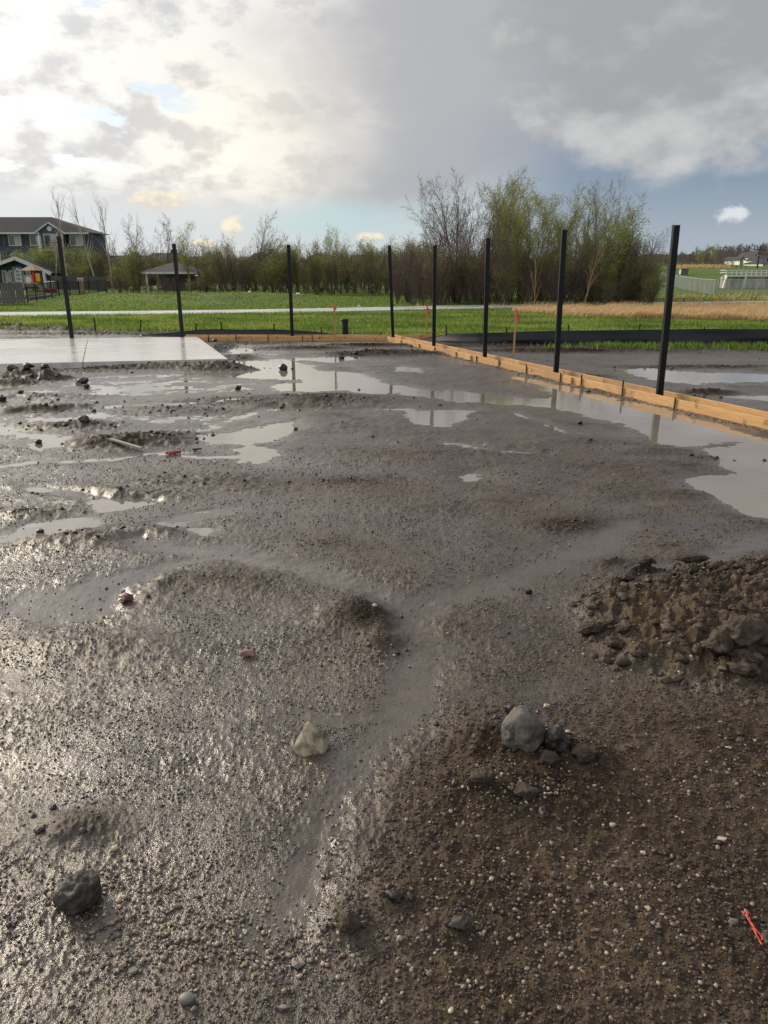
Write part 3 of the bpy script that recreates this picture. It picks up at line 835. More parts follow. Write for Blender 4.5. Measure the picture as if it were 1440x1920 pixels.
# ------------------------------------------------------------------ black steel fence posts
def post(px, pb, tx, ty, label, zoff=0.0, at=None, w=.078):
    p = at if at is not None else G(px, pb)
    # height from the sight line of the top at the post's own distance
    top = AT(tx, ty, p.y)
    h = top.z - zoff
    m = MB(); a = w / 2; b = a - .004
    for z0 in (0,):
        o_ = [(-a, -a), (a, -a), (a, a), (-a, a)]; n_ = [(-b, -b), (b, -b), (b, b), (-b, b)]
        vs = [(*q, -.3) for q in o_] + [(*q, h) for q in o_] + [(*q, h) for q in n_] + [(*q, h - .4) for q in n_]
        fs = [(i, (i + 1) % 4, 4 + (i + 1) % 4, 4 + i) for i in range(4)] + [(4 + i, 4 + (i + 1) % 4, 8 + (i + 1) % 4, 8 + i) for i in range(4)] + [(8 + i, 8 + (i + 1) % 4, 12 + (i + 1) % 4, 12 + i) for i in range(4)] + [(12, 13, 14, 15)]
        m.add(vs, fs)
    o = m.build('fence_post', STEEL, loc=(p.x, p.y, zoff), bevel=.003)
    # lean so that the top meets its own sight line
    o.rotation_euler = (0, math.atan2(top.x - p.x, h), math.atan2(ID.y, ID.x) * 0)
    return tag(o, label, 'post', 'black square steel fence posts')
pts = [(133, 633.5, 110, 443, 'tall black fence post at the back of the left slab panel, leftmost of the row'),
       (341, 631.5, 326, 457, 'black fence post at the back of the right slab panel'),
       (547, 630, 541, 459, 'black fence post behind the back formwork board near the low silt fence end')]
for px, pb, tx, ty, lb in pts[:2]: post(px, pb, tx, ty, lb, SZ, G(px, pb + .8, SZ) + Vector((0, .06, -SZ)))
g = G(547, 632, .1); post(0, 0, 541, 459, pts[2][4], 0, Vector((g.x, BY + .24, 0)))
for px, tx, ty, lb in ((730, 730, 460, 'black corner fence post where the back and right formwork meet'), (813.5, 815.5, 460, 'black fence post second from the formwork corner on the right line'),
                       (909, 915, 446, 'black fence post third from the formwork corner on the right line'), (1042.5, 1058, 431, 'black fence post second nearest on the right line'), (1236.5, 1268, 422, 'nearest and largest black fence post at the right, its reflection in the puddle')):
    s = s_at(px, OUT / 2, .1) if px > 731 else -.05
    post(0, 0, tx, ty, lb, 0, along(s, OUT / 2))

# ------------------------------------------------------------------ survey laths, drain pipe, silt fence
PINKT = mat('pink_ribbon', (.85, .10, .12), .5); ORANGE = mat('orange_paint', (.80, .20, .06), .5)
def lath(px, pb, ty, label, rib, w=.036, lean=0.0):
    p = G(px, pb); h = AT(px, ty, p.y).z
    t = empty('survey_lath', (p.x, p.y, 0)); t.rotation_euler = (0, lean, 0)
    tag(t, label, 'survey stake')
    m = MB(); m.box((0, 0, h / 2 - .1), (w, .010, h + .2)); m.build('stake', LATH, t)
    m = MB(); m.box((0, 0, h - .03), (w + .004, .014, .06)); m.build('painted_tip', ORANGE if rib == 'o' else PINKT, t)
    m = MB()
    m.box((0, 0, h - .09), (w + .010, .020, .022))
    rs = random.Random(px)
    for k in range(3 if rib == 'p' else 2):
        x0 = w * .4 - k * .01; L = .20 - .04 * k if rib == 'p' else .06; q = []
        for i in range(5):
            f = i / 4; q.append((x0 + .05 * math.sin(f * 2.2 + k) * (1 if rib == 'p' else .4), -.012 - .012 * math.sin(f * 5 + k), h - .09 - L * f))
        for i in range(4):
            a, b = q[i], q[i + 1]; m.add([(a[0] - .014, a[1], a[2]), (a[0] + .014, a[1] - .008, a[2]), (b[0] + .014, b[1] + .006, b[2]), (b[0] - .014, b[1], b[2])], [(0, 1, 2, 3)])
            m.add([(a[0] - .014, a[1] + .001, a[2]), (a[0] + .014, a[1] - .007, a[2]), (b[0] + .014, b[1] + .007, b[2]), (b[0] - .014, b[1] + .001, b[2])], [(3, 2, 1, 0)])
    m.build('flagging_ribbon', PINKT if rib == 'p' else ORANGE, t)
lath(629, 652, 568, 'wooden survey lath with an orange tip standing in the mud before the back boards', 'o', .042, -.01)
lath(798, 639, 571, 'wooden survey lath with pink ribbon behind the right formwork near the corner', 'p', .034, .03)
lath(962.5, 667, 579, 'wooden survey lath with hanging pink ribbon beyond the right formwork, nearer of the two', 'p', .036, .015)

PLAST = mat('black_corrugated_plastic', (.012, .016, .018), .4)
def drain_pipe():
    p = G(645, 632); p.y += .55; h = AT(645, 598, p.y).z
    t = empty('drain_pipe', (p.x, p.y, 0)); tag(t, 'upright black corrugated drain pipe with a flared rim at the lawn edge', 'pipe')
    r = .088; prof = [(r, -.1)]; z = 0
    while z < h - .07:
        prof += [(r, z), (r + .009, z + .008), (r + .009, z + .02), (r, z + .028)]; z += .036
    m = MB(); m.lathe(prof, 28); m.build('pipe_wall', PLAST, t, smooth=False)
    m = MB(); m.lathe([(r, h - .07), (r + .022, h - .055), (r + .024, h - .01), (r + .018, h), (r - .004, h), (r - .008, h - .1), (r - .010, .1)], 28); m.build('flared_rim', PLAST, t)
drain_pipe()

FAB = mat('black_silt_fabric', (.013, .017, .022), .42, spec=.35, bump=.004, bscale=5, stretch=(.3, .3, 6))
def silt_fence(top, bot, label, stakes, group):
    """top: picture line of the hem, bot: picture line on the ground"""
    xs = [p[0] for p in bot]; n = 160
    t = empty('silt_fence', (0, 0, 0)); tag(t, label, 'silt fence')
    V = []; rows = 9
    for i in range(n):
        px = bot[0][0] + (bot[-1][0] - bot[0][0]) * i / (n - 1)
        pb = np.interp(px, xs, [p[1] for p in bot]); ptp = np.interp(px, [p[0] for p in top], [p[1] for p in top])
        g = G(px, pb); tp = AT(px, ptp, g.y + .10)
        h = max(tp.z, .03)
        for k in range(rows):
            f = k / (rows - 1)
            fold = .035 * math.sin(f * 9 + .8 * math.sin(g.x * 1.1)) * (1 - f) + .02 * math.sin(g.x * 2.3 + f * 4)
            V.append((g.x, g.y + .10 * f + fold, -.06 + (h + .06) * f))
    me = grid_mesh('fabric', V, n, rows, [FAB]); o = link('fabric', me, t)
    sd = o.modifiers.new('solid', 'SOLIDIFY'); sd.thickness = .003
    m = MB()
    for i in range(n - 1): m.beam(V[i * rows + rows - 1], V[(i + 1) * rows + rows - 1], .012, .016)
    m.build('hem', FAB, t)
    for px, ty, lean in stakes:
        pb = np.interp(px, xs, [p[1] for p in bot]); g = G(px, pb); g.y += .13
        h = AT(px, ty, g.y).z
        m = MB(); m.box((0, 0, h / 2 - .1), (.034, .034, h + .2)); o = m.build('fence_stake', PIN, t, loc=(g.x, g.y, 0)); o.rotation_euler = (0, lean, 0)
silt_fence([(783, 638), (815, 631.5), (840, 627), (900, 625), (1000, 622), (1130, 620), (1250, 618.5), (1319, 617.5), (1440, 618), (1700, 620)],
           [(783, 639), (815, 641), (860, 645), (900, 648), (1000, 650), (1440, 649), (1700, 649)],
           'long black silt fence sagging between stakes along the right edge of the lot', ((837, 610, 0), (949.5, 613, .0), (1070, 609, -.12), (1198, 607, .02), (1319, 613, .06), (1450, 606, 0)), None)
silt_fence([(262, 629), (320, 624), (360, 620), (380, 618), (415, 617.5), (450, 619), (513, 618), (560, 620), (603, 624), (640, 629.5), (648, 631)],
           [(262, 630.5), (415, 632), (648, 632.5)],
           'short black silt fence behind the back formwork, sloping down to its right end', ((415.5, 603, -.05), (513, 607, .02), (603, 613, -.06), (367, 606, 0)), None)
def loose(px, pb, ty, lean, label):
    p = G(px, pb, .02); h = AT(px, ty, p.y).z
    m = MB(); m.box((0, 0, h / 2 - .1), (.034, .034, h + .2)); o = m.build('wooden_stake', PIN, loc=(p.x, p.y, 0)); o.rotation_euler = (0, lean, 0)
    tag(o, label, 'stake')
loose(179.5, 623, 595, 0, 'upright dark stake at the grass edge behind the slab joint')
loose(262, 624, 599, .2, 'dark stake leaning right at the grass edge behind the right slab panel')
loose(714, 630, 622, 0, 'short dark stake stub in the grass left of the corner post')
loose(123, 620, 611, .5, 'short dark stick leaning beside the leftmost fence post')
# ------------------------------------------------------------------ buildings and far structures
def lz(x, y): return float(land_h(np.array([float(x)]), np.array([float(y)]))[0])
SIDING = mat('slate_grey_siding', (.070, .078, .105), .7, bump=.02, bscale=3, stretch=(.01, .01, 7)); ROOFM = mat('dark_shingle_roof', (.045, .045, .052), .85, var=.25, scale=3)
WHITE = mat('white_trim', (.62, .63, .62), .5); GLASS = mat('window_glass', (.05, .055, .06), .08, spec=.8); BLIND = mat('window_blind', (.42, .41, .36), .5); SHUT = mat('dark_shutter', (.010, .014, .022), .5)
TEAL = mat('teal_siding', (.030, .065, .095), .7, bump=.02, bscale=3, stretch=(.01, .01, 7)); BROWNW = mat('brown_siding', (.060, .045, .045), .8); GREYW = mat('grey_siding', (.13, .13, .14), .8)

def window(parent, cx, y, cz, w, h, shutters=True, blind=True, bars=1):
    """a window on a wall facing -y at (cx, y, cz) in parent space"""
    f = MB(); t = .09
    f.box((cx, y - .05, cz + h / 2), (w + 2 * t, .10, t)); f.box((cx, y - .05, cz - h / 2), (w + 2 * t, .10, t))
    for s in (-1, 1): f.box((cx + s * (w / 2 + .03), y - .05, cz), (t, .098, h - t))
    fo = f.build('window', WHITE, parent)
    m = MB(); m.box((cx - w / 4 - .01, y - .02, cz), (w / 2 - .06, .03, h - t)); m.build('pane', GLASS if not blind else GLASS, fo)
    m = MB(); m.box((cx + w / 4 + .01, y - .02, cz), (w / 2 - .06, .03, h - t)); m.build('pane', BLIND if blind else GLASS, fo)
    m = MB(); m.box((cx, y - .045, cz), (.08, .06, h - t)); m.build('mullion', WHITE, fo)
    if shutters:
        for s in (-1, 1):
            m = MB(); m.box((cx + s * (w / 2 + .40), y - .03, cz), (.42, .06, h + .2)); m.build('shutter', SHUT, parent)


def apartment():
    Y = 118.0; c = lambda px, py, yy=Y: AT(px, py, yy)
    z0 = lz(-50, Y) - 1.0
    xr = c(161, 440).x; xl = c(-420, 440).x; ze = c(100, 436).z; zr = c(95, 407, Y + 4).z; xh = c(97, 407, Y + 4).x
    b = empty('apartment_building', ((xl + xr) / 2, Y, z0)); ox = (xl + xr) / 2
    tag(b, 'three storey slate grey apartment building with white trimmed windows behind the willows', 'building')
    m = MB(); m.box((0, 4, (ze - z0) / 2), (xr - xl, 8, ze - z0)); m.build('wall', SIDING, b)
    o = .7; a = xl - ox - o; d = xr - ox + o; hz = ze - z0; rz = zr - z0; rx0 = a + 8.7; rx1 = xh - ox
    m = MB(); m.add([(a, -o, hz), (d, -o, hz), (d, 8 + o, hz), (a, 8 + o, hz), (rx0, 4, rz), (rx1, 4, rz)], [(0, 1, 5, 4), (1, 2, 5), (2, 3, 4, 5), (3, 0, 4), (3, 2, 1, 0)])
    rf = m.build('roof', ROOFM, b)
    m = MB(); m.box(((a + d) / 2, -o - .05, hz - .12), (d - a, .12, .22)); m.build('gutter', WHITE, rf)
    # projecting gabled bay
    gx0, gx1, gp = c(76, 435).x - ox, c(123, 435).x - ox, c(98, 420).z - z0; gc = (gx0 + gx1) / 2
    m = MB(); m.box((gc, -.5, hz / 2), (gx1 - gx0, 1.2, hz)); m.add([(gx0, -1.1, hz), (gx1, -1.1, hz), (gc, -1.1, gp), (gx0, 2, hz), (gx1, 2, hz), (gc, 2, gp)], [(0, 1, 2), (3, 5, 4), (0, 2, 5, 3), (1, 4, 5, 2)]); bay = m.build('gabled_bay', SIDING, b)
    m = MB()
    for s, e in ((gx0, -1), (gx1, 1)): m.beam((s + e * .5, -1.3, hz - .25), (gc, -1.3, gp + .10), .4, .14)
    m.build('gable_trim', WHITE, bay)
    m = MB(); vz = (hz + gp) / 2 - .1; m.tube([(gc, -1.18, vz), (gc, -1.10, vz)], .36, 16); m.build('round_vent', WHITE, bay)
    m = MB()
    for px in (79, 122): x = c(px, 440).x - ox; m.box((x, -1.16, hz / 2), (.16, .12, hz))
    m.build('downspout', WHITE, b)
    rows = [c(0, y).z - z0 for y in (450.5, 485.5, 519)]
    for r, z in enumerate(rows):
        for px in (-290, -230, -170, -110, -60, -15, 28, 68, 143, 175):
            if px == 175 : continue
            window(b, c(px, 450).x - ox, 0, z, 1.75, 1.5)
        window(b, gc, -1.1, z - .25, 1.9, 2.1, False)
        # balcony in front of the bay door
        m = MB(); zb = z - 1.45; m.box((gc, -1.9, zb), (gx1 - gx0 - .6, 1.5, .2)); bl = m.build('balcony', WHITE, b)
        m = MB(); m.box((gc, -2.6, zb + 1.05), (gx1 - gx0 - .6, .08, .1))
        for k in range(13): m.box((gx0 + .4 + (gx1 - gx0 - .8) * k / 12, -2.6, zb + .55), (.05, .05, .95))
        m.build('railing', SHUT if r == 0 else WHITE, bl)
    m = MB(); x = c(88, 455).x - ox; m.box((x, -2.5, rows[0] / 2 + .4), (.42, .42, rows[0] + .3)); m.build('balcony_column', WHITE, b)
apartment()


def house(px0, px1, top, Y, wallm, label, eave=None, win=3, gable=False, dz=0):
    a, b_ = AT(px0, top, Y), AT(px1, top, Y); w = b_.x - a.x; x = (a.x + b_.x) / 2; z0 = lz(x, Y) - 1.5
    h = a.z - z0; he = (AT(px0, eave, Y).z - z0) if eave else h * .68; D = 9
    t = empty('house', (x, Y, z0)); tag(t, label, 'house')
    m = MB(); m.box((0, D / 2, he / 2), (w - .8, D, he)); m.build('wall', wallm, t)
    m = MB(); o = .5
    if gable:
        m.add([(-w / 2, -o, he - .1), (w / 2, -o, he - .1), (0, -o, h), (-w / 2, D + o, he - .1), (w / 2, D + o, he - .1), (0, D + o, h), (-w / 2 + .5, -o + .3, he - .1), (w / 2 - .5, -o + .3, he - .1)], [(0, 2, 5, 3), (1, 4, 5, 2), (0, 1, 2), (3, 5, 4), (0, 3, 4, 1)])
    else:
        m.add([(-w / 2, -o, he), (w / 2, -o, he), (w / 2 - .6, D / 2, h), (-w / 2 + .6, D / 2, h), (w / 2, D + o, he), (-w / 2, D + o, he)], [(0, 1, 2, 3), (4, 5, 3, 2), (1, 4, 2), (5, 0, 3), (0, 5, 4, 1)])
    rf = m.build('roof', ROOFM if not gable else mat('house_gable_roof', (.05, .05, .055), .85), t)
    if gable:
        m = MB(); m.add([(-w / 2 + .6, -o - .02, he), (w / 2 - .6, -o - .02, he), (0, -o - .02, h - .4)], [(0, 1, 2)]); 
        m.add([(-w / 2 + .6, -o + .1, he), (w / 2 - .6, -o + .1, he), (0, -o + .1, h - .4)], [(2, 1, 0)]); m.build('gable_wall', wallm, t)
    m = MB(); m.box((w * .22, D / 2, h), (.8, .8, 1.0)); 
    if not gable: m.build('chimney', BROWNW, rf)
    for i in range(win):
        window(t, -w / 2 + w * (i + .5) / win, 0, he * .62, min(1.3, w / win * .45), 1.3, False)
    return t
house(150, 268, 478, 112, BROWNW, 'long brown house with dark roof behind the trees left of the pavilion', 492, 4)
house(264, 330, 473, 118, BROWNW, 'taller dark house directly behind the pavilion roof', 490, 3)
house(338, 395, 480, 120, BROWNW, 'dark house behind the trees right of the pavilion', 492, 3)
house(459, 516, 473, 108, BROWNW, 'brown house with dark roof behind the mound', 489, 3)
house(562, 628, 474, 106, GREYW, 'grey gabled house right of the third post behind the trees', 492, 3, True)
house(650, 712, 477, 125, GREYW, 'far grey house behind the trees left of the corner post', 490, 3)
LW = mat('pale_siding', (.80, .80, .78), .7)
house(1412, 1432, 472, 205, LW, 'white gabled house on the ridge right of the utility pole', 482, 2, True)
house(1386, 1398, 481, 190, LW, 'small pale house among the hedge trees left of the utility pole', 487, 1, True)
house(1428, 1475, 479, 198, LW, 'low white house at the right edge of the picture with dark roof', 488, 3)
house(1428, 1470, 489, 170, LW, 'cream house lowest on the ridge at the right edge', 494, 3)


def daycare():
    Y = 74.0; c = lambda px, py, yy=Y: AT(px, py, yy); x0, x1 = c(-32, 510).x, c(92, 510).x; pk = c(37, 487).z; he = c(92, 508).z; z0 = lz(x0, Y) - .5
    cx = c(37, 487).x; t = empty('daycare_building', (cx, Y, z0)); tag(t, 'low teal gabled building with white trim behind the playground', 'building')
    a, b, h, e = x0 - cx, x1 - cx, pk - z0, he - z0
    m = MB(); m.add([(a, 0, 0), (b, 0, 0), (b, 0, e), (0, 0, h), (a, 0, e), (a, 12, 0), (b, 12, 0), (b, 12, e), (0, 12, h), (a, 12, e)], [(0, 1, 2, 3, 4), (9, 8, 7, 6, 5), (1, 6, 7, 2), (0, 4, 9, 5)]); m.build('wall', TEAL, t)
    m = MB()
    for q in (a - .6, b + .6): m.beam((q, 5.6, e - .25), (0, 5.6, h + .12), 13.0, .14, up=(0, 0, 1))
    rf = m.build('roof', ROOFM, t)
    m = MB()
    for q in (a - .6, b + .6): m.beam((q, -1.0, e - .25), (0, -1.0, h + .12), .14, .30)
    m.build('fascia', WHITE, rf)
    m = MB(); m.box((b - .1, -.9, e / 2), (.25, .25, e - .2)); m.build('porch_column', WHITE, t)
    m = MB(); m.box((c(35, 520).x - cx, -.06, (c(35, 520).z - z0)), (.9, .1, 1.9)); m.build('door', mat('grey_door', (.30, .32, .33), .6), t)
    for px in (12, 21, 52): window(t, c(px, 518).x - cx, 0, c(px, 519).z - z0, .55, 1.1, False, False)
daycare()


TAN = mat('tan_plastic', (.42, .30, .19), .6, var=.2, scale=4); REDP = mat('red_plastic', (.45, .02, .03), .4); YEL = mat('yellow_plastic', (.80, .38, .02), .5); NAVY = mat('navy_post', (.012, .018, .04), .4); WPL = mat('white_plastic', (.7, .7, .7), .4)
def playset():
    Y = 62.0; c = lambda px, py: AT(px, py, Y); g = c(53, 545); z0 = lz(g.x, Y); t = empty('play_structure', (g.x, Y, z0)); tag(t, 'playground climbing tower with tan pyramid roof, yellow panel and slide', 'playground')
    f = lambda px, py: (c(px, py).x - g.x, 0, c(px, py).z - z0)
    for px in (44.5, 64.5):
        for dy in (0, 1.2):
            q = f(px, 506); m = MB(); m.tube([(q[0], dy, 0), (q[0], dy, q[2])], .06, 8); m.build('post', NAVY, t)
    q0, q1, ap = f(38, 507), f(68, 507), f(53, 495.5); m = MB(); m.add([(q0[0], -.2, q0[2]), (q1[0], -.2, q1[2]), (q1[0], 1.5, q1[2]), (q0[0], 1.5, q0[2]), (ap[0], .6, ap[2])], [(0, 1, 4), (1, 2, 4), (2, 3, 4), (3, 0, 4), (3, 2, 1, 0)]); m.build('roof', TAN, t)
    a = f(55, 526); m = MB(); m.box((a[0], -.05, a[2]), (.8, .06, .85)); p = m.build('climbing_panel', TAN, t)
    m = MB(); m.tube([(a[0], -.12, a[2] + .05), (a[0], -.07, a[2] + .05)], .24, 16); m.build('bubble_window', WPL, p)
    a = f(55, 537); m = MB(); m.box((a[0], .6, a[2]), (1.0, 1.3, .08)); m.build('deck', TAN, t)
    a = f(71.5, 520); m = MB(); m.box((a[0], -.05, a[2]), (.34, .05, .62)); m.build('yellow_panel', YEL, t)
    a = f(64, 520); m = MB(); m.box((a[0], -.09, a[2]), (.20, .05, .8)); m.build('red_panel', REDP, t)
    s0, s1, s2 = f(68, 532), f(82, 543), f(92, 544.5)
    m = MB(); m.beam(s0, s1, .55, .05); m.beam(s1, s2, .55, .05)
    for dy in (-.28, .28): m.beam((s0[0], dy, s0[2] + .08), (s1[0], dy, s1[2] + .08), .04, .16); m.beam((s1[0], dy, s1[2] + .08), (s2[0], dy, s2[2] + .08), .04, .16)
    m.build('slide', mat('beige_slide', (.52, .42, .30), .4), t)
    a = f(35, 522); m = MB()
    for k in range(4): m.tube([(a[0] - .22, 0, a[2] - .5 + k * .3), (a[0] + .22, 0, a[2] - .5 + k * .3)], .025, 6)
    for s in (-1, 1): m.tube([(a[0] + s * .22, 0, 0), (a[0] + s * .22, 0, a[2] + .5), (a[0], 0, a[2] + .75)], .03, 6)
    m.build('ladder', WPL, t)
    # ride-on toy car
    g = AT(95, 545, 58); z0 = lz(g.x, 58); t = empty('toy_car', (g.x, 58, z0)); tag(t, 'red and white ride-on toy car by the end of the slide', 'toy car')
    m = MB(); m.box((0, 0, .22), (.75, .5, .22)); m.box((-.26, 0, .36), (.2, .46, .1)); m.build('body', REDP, t, bevel=.04)
    m = MB(); m.box((.05, 0, .80), (.5, .46, .06))
    for x, y in ((-.2, -.2), (-.2, .2), (.28, -.2), (.28, .2)): m.tube([(x, y, .3), (x * .9, y, .8)], .035, 6)
    m.build('cabin_roof', WPL, t, bevel=.02)
    for x, y in ((-.24, -.27), (-.24, .27), (.24, -.27), (.24, .27)): m = MB(); m.tube([(x, y - .03, .12), (x, y + .03, .12)], .12, 14); m.build('wheel', SHUT, t)
playset()


GREYF = mat('weathered_fence_wood', (.15, .135, .13), .85, var=.35, scale=5, stretch=(3, 3, .4)); DARKF = mat('dark_fence_wood', (.045, .042, .045), .85, var=.3, scale=4)
def fence_run(name, p, q, h, mt, label, bw, gap, arch=0, thick=.02, jag=.02):
    d = q - p; L = d.length; t = empty(name, p, math.atan2(d.y, d.x)); tag(t, label, 'fence'); rs = random.Random(int(L * 100))
    n = int(L / (bw + gap)); meshes = []
    for k in range(4):
        m = MB(); hh = h * (1 + rs.uniform(-jag, jag)); m.box((0, 0, hh / 2), (bw, thick, hh)); o = m.build('picket', mt); meshes.append(o.data); bpy.data.objects.remove(o)
    z0 = p.z
    for i in range(n):
        x = (i + .5) * (bw + gap); w = p + d * (x / L); o = link('picket', rs.choice(meshes), t, (x, rs.uniform(-.01, .01), lz(w.x, w.y) - z0 + .03)); o.rotation_euler = (0, rs.uniform(-1, 1) * jag, 0)
    m = MB()
    for zz in (.25, h - .3): m.beam((0, .04, zz), (L, .04, zz + lz(q.x, q.y) - z0), .04, .09)
    m.build('rail', mt, t)
    return t
def on(px, Y): 
    x = (px - 720) / F * (Y * CT + CAM_H * ST); return Vector((x, Y, lz(x, Y)))
fence_run('wooden_fence', on(-210, 37.5), on(52, 39.5), 1.0, GREYF, 'grey weathered picket fence at the left edge of the lawn', .125, .012, jag=.03)
fence_run('wooden_fence', on(98, 68), on(202, 62), 1.1, DARKF, 'dark board fence right of the playground', .14, .01, jag=.01)
def metal_fence(pts, h, label, sp=1.1):
    t = empty('metal_fence', pts[0]); tag(t, label, 'fence'); o = Vector(pts[0]); m = MB()
    for a, b in zip(pts[:-1], pts[1:]):
        for z in (.12, h - .05): m.beam(a - o + Vector((0, 0, z)), b - o + Vector((0, 0, z)), .03, .035)
    m.build('rail', SHUT, t); m = MB()
    for a, b in zip(pts[:-1], pts[1:]):
        n = int((b - a).length / .13)
        for i in range(n): q = a.lerp(b, i / n) - o; m.beam(q + Vector((0, 0, .1)), q + Vector((0, 0, h - .05)), .014, .014)
    tag(m.build('baluster', SHUT, t), kind='stuff')
    for a, b in zip(pts[:-1], pts[1:]):
        n = max(1, int((b - a).length / sp / 1.6))
        for i in range(n + 1): q = a.lerp(b, i / n) - o; m = MB(); m.box((q.x, q.y, h / 2 + q.z), (.05, .05, h + .05)); m.build('post', SHUT, t)
metal_fence([on(53, 39.8), on(112, 47), on(150, 52), on(200, 58)], .95, 'black metal railing around the playground running back to the right')
m = MB(); a, b, c_, d_ = on(54, 43), on(95, 46.5), on(88, 50), on(40, 47)
for p, q in ((a, b), (b, c_), (c_, d_)): m.beam(p + Vector((0, 0, .10)), q + Vector((0, 0, .10)), .16, .18)
tag(m.build('play_area_border', mat('pale_timber', (.36, .34, .32), .7)), 'pale timber edging around the play area behind the railing', 'edging')
g = on(154.5, 53.5); t = empty('gate_post', g); tag(t, 'pair of short tan wooden posts beside the black railing', 'post')
for x in (-.11, .11):
    m = MB(); m.box((x, 0, .55), (.15, .15, 1.1)); m.build('post', TAN, t); m = MB(); m.box((x, 0, 1.12), (.18, .18, .05)); m.build('post_cap', WPL, t)


def pavilion():
    Y = 64.0; a, b = AT(263, 510, Y), AT(368, 510, Y); ap = AT(314, 492.5, Y + 2.2); x = (a.x + b.x) / 2; z0 = lz(x, Y) - .3; t = empty('pavilion', (x, Y, z0)); tag(t, 'small pavilion with grey hip roof and white corner post', 'pavilion')
    w = b.x - a.x; he = a.z - z0; h = ap.z - z0
    m = MB(); m.add([(-w / 2, 0, he), (w / 2, 0, he), (w / 2, 4.4, he), (-w / 2, 4.4, he), (-.3, 2.2, h), (.3, 2.2, h)], [(0, 1, 5, 4), (1, 2, 5), (2, 3, 4, 5), (3, 0, 4), (3, 2, 1, 0)]); rf = m.build('roof', mat('grey_shingle', (.10, .10, .11), .8, var=.2, scale=5), t)
    m = MB(); m.box((0, -.04, he - .07), (w + .1, .08, .16)); m.build('fascia', WHITE, rf)
    for q in (-w / 2 + .4, w / 2 - .75):
        m = MB(); m.box((q, .3, he / 2 - .08), (.14, .14, he - .16)); m.build('post', WHITE, t)
    m = MB(); m.box((.4, 2.9, he / 2 - .1), (w - 1.4, 2.2, he - .2)); m.build('wall', GREYF, t)
pavilion()


GALV = mat('galvanised_steel', (.48, .50, .50), .4, metal=.3); CONC = mat('stained_concrete', (.36, .34, .31), .8, var=.35, scale=1.2, stretch=(2, 2, .5))
def chain_link(P, h, label):
    t = empty('chain_link_fence', P[0]); tag(t, label, 'fence'); o = Vector(P[0])
    up = Vector((0, 0, 1))
    for i, p in enumerate(P):
        m = MB(); q = p - o; r = .045 if i in (0,) or i == 11 else .028; m.tube([q - up * .2, q + up * (h + .06)], r, 8); m.build('post', GALV, t)
    for a, b in zip(P[:-1], P[1:]):
        m = MB(); m.tube([a - o + up * h, b - o + up * h], .022, 6); m.build('top_rail', GALV, t)
        m = MB(); L = (b - a).length; n = int(L / .11)
        for k in range(-int(h / .11), n):
            for s in (0, 1):
                f0, f1 = k * .11 / L, (k * .11 + h) / L
                z0, z1 = 0.04, h
                if f0 < 0: z0 += -f0 * L; f0 = 0
                if f1 > 1: z1 -= (f1 - 1) * L; f1 = 1
                if z1 <= z0: continue
                A, B = a.lerp(b, f0) - o, a.lerp(b, f1) - o
                if s: A, B = a.lerp(b, 1 - f0) - o, a.lerp(b, 1 - f1) - o
                m.beam(A + up * z0, B + up * z1, .007, .007)
        tag(m.build('wire_mesh', GALV, t), kind='stuff')
P0 = [on(1236 + 9.3 * i, 74 - 2.0 * i) for i in range(11)] + [on(1338, 53.0)] + [on(x, 53.2) for x in (1364, 1390, 1417, 1445, 1475, 1510)]
chain_link(P0, 1.0, 'galvanised chain link fence angling across the meadow on the right')


def tank():
    Y = 66.0; a = AT(1362, 519, Y); b = AT(1362, 534, Y); x = a.x; z0 = lz(x, Y); top = a.z - z0; L = 16; D = 1.3
    t = empty('concrete_tank', (x, Y, z0)); tag(t, 'open concrete treatment tank topped by a white handrail', 'tank')
    m = MB()
    n = 7
    for i in range(n): m.box((L * (i + .5) / n, .15, top / 2), (L / n - .02, .3, top))
    m.box((.15, D / 2 + .2, top / 2), (.3, D - .3, top)); m.box((L / 2, D, top / 2), (L, .3, top)); m.box((L / 2, D / 2, top * .8), (L - .6, D - .6, .05)); m.build('wall', CONC, t)
    m = MB(); m.box((L / 2, .1, top + .07), (L + .1, .6, .14)); m.build('walkway', WHITE, t)
    rh = AT(1362, 507, Y).z - z0 - top - .14
    rl = MB()
    for z in (rh, rh * .5): rl.tube([(.12, 0, top + .14 + z), (L, 0, top + .14 + z)], .035, 6); rl.tube([(.0, .15, top + .14 + z), (.0, D, top + .14 + z)], .035, 6)
    rl.build('handrail', WHITE, t)
    k = 0
    while k * .42 < L: m = MB(); m.tube([(k * .42, 0, top + .1), (k * .42, 0, top + .14 + rh)], .032, 6); m.build('baluster', WHITE, t); k += 1
    m = MB(); q = AT(1407, 540, Y - 1.5); m.beam((q.x - x, -.25, 0), (q.x - x + .12, -.2, top + .2), .16, .12); m.beam((-.25, -.15, 0), (0, -.1, top + .1), .2, .12); m.build('brace', WHITE, t)
tank()
g = AT(1281, 516, 88); z = lz(g.x, 88); t = empty('utility_box', (g.x, 88, z)); tag(t, 'small grey utility cabinet with a pale front alone on the green slope', 'utility box')
m = MB(); m.box((0, 0, .3), (.8, .7, .6)); m.box((0, 0, .63), (.9, .8, .06)); m.build('cabinet', GREYF, t); m = MB(); m.box((-.42, -.1, .3), (.04, .5, .5)); m.build('door', WHITE, t)
g = on(1416, 122); t = empty('utility_pole', g); tag(t, 'wooden utility pole with crossarm on the slope beneath the white houses', 'utility pole'); h = AT(1416, 461, 122).z - g.z
m = MB(); m.tube([(0, 0, -.3), (0, 0, h)], [.14, .09], 8); m.build('pole', DARKF, t); m = MB(); m.box((0, 0, h - .5), (1.8, .1, .12)); m.build('crossarm', DARKF, t)
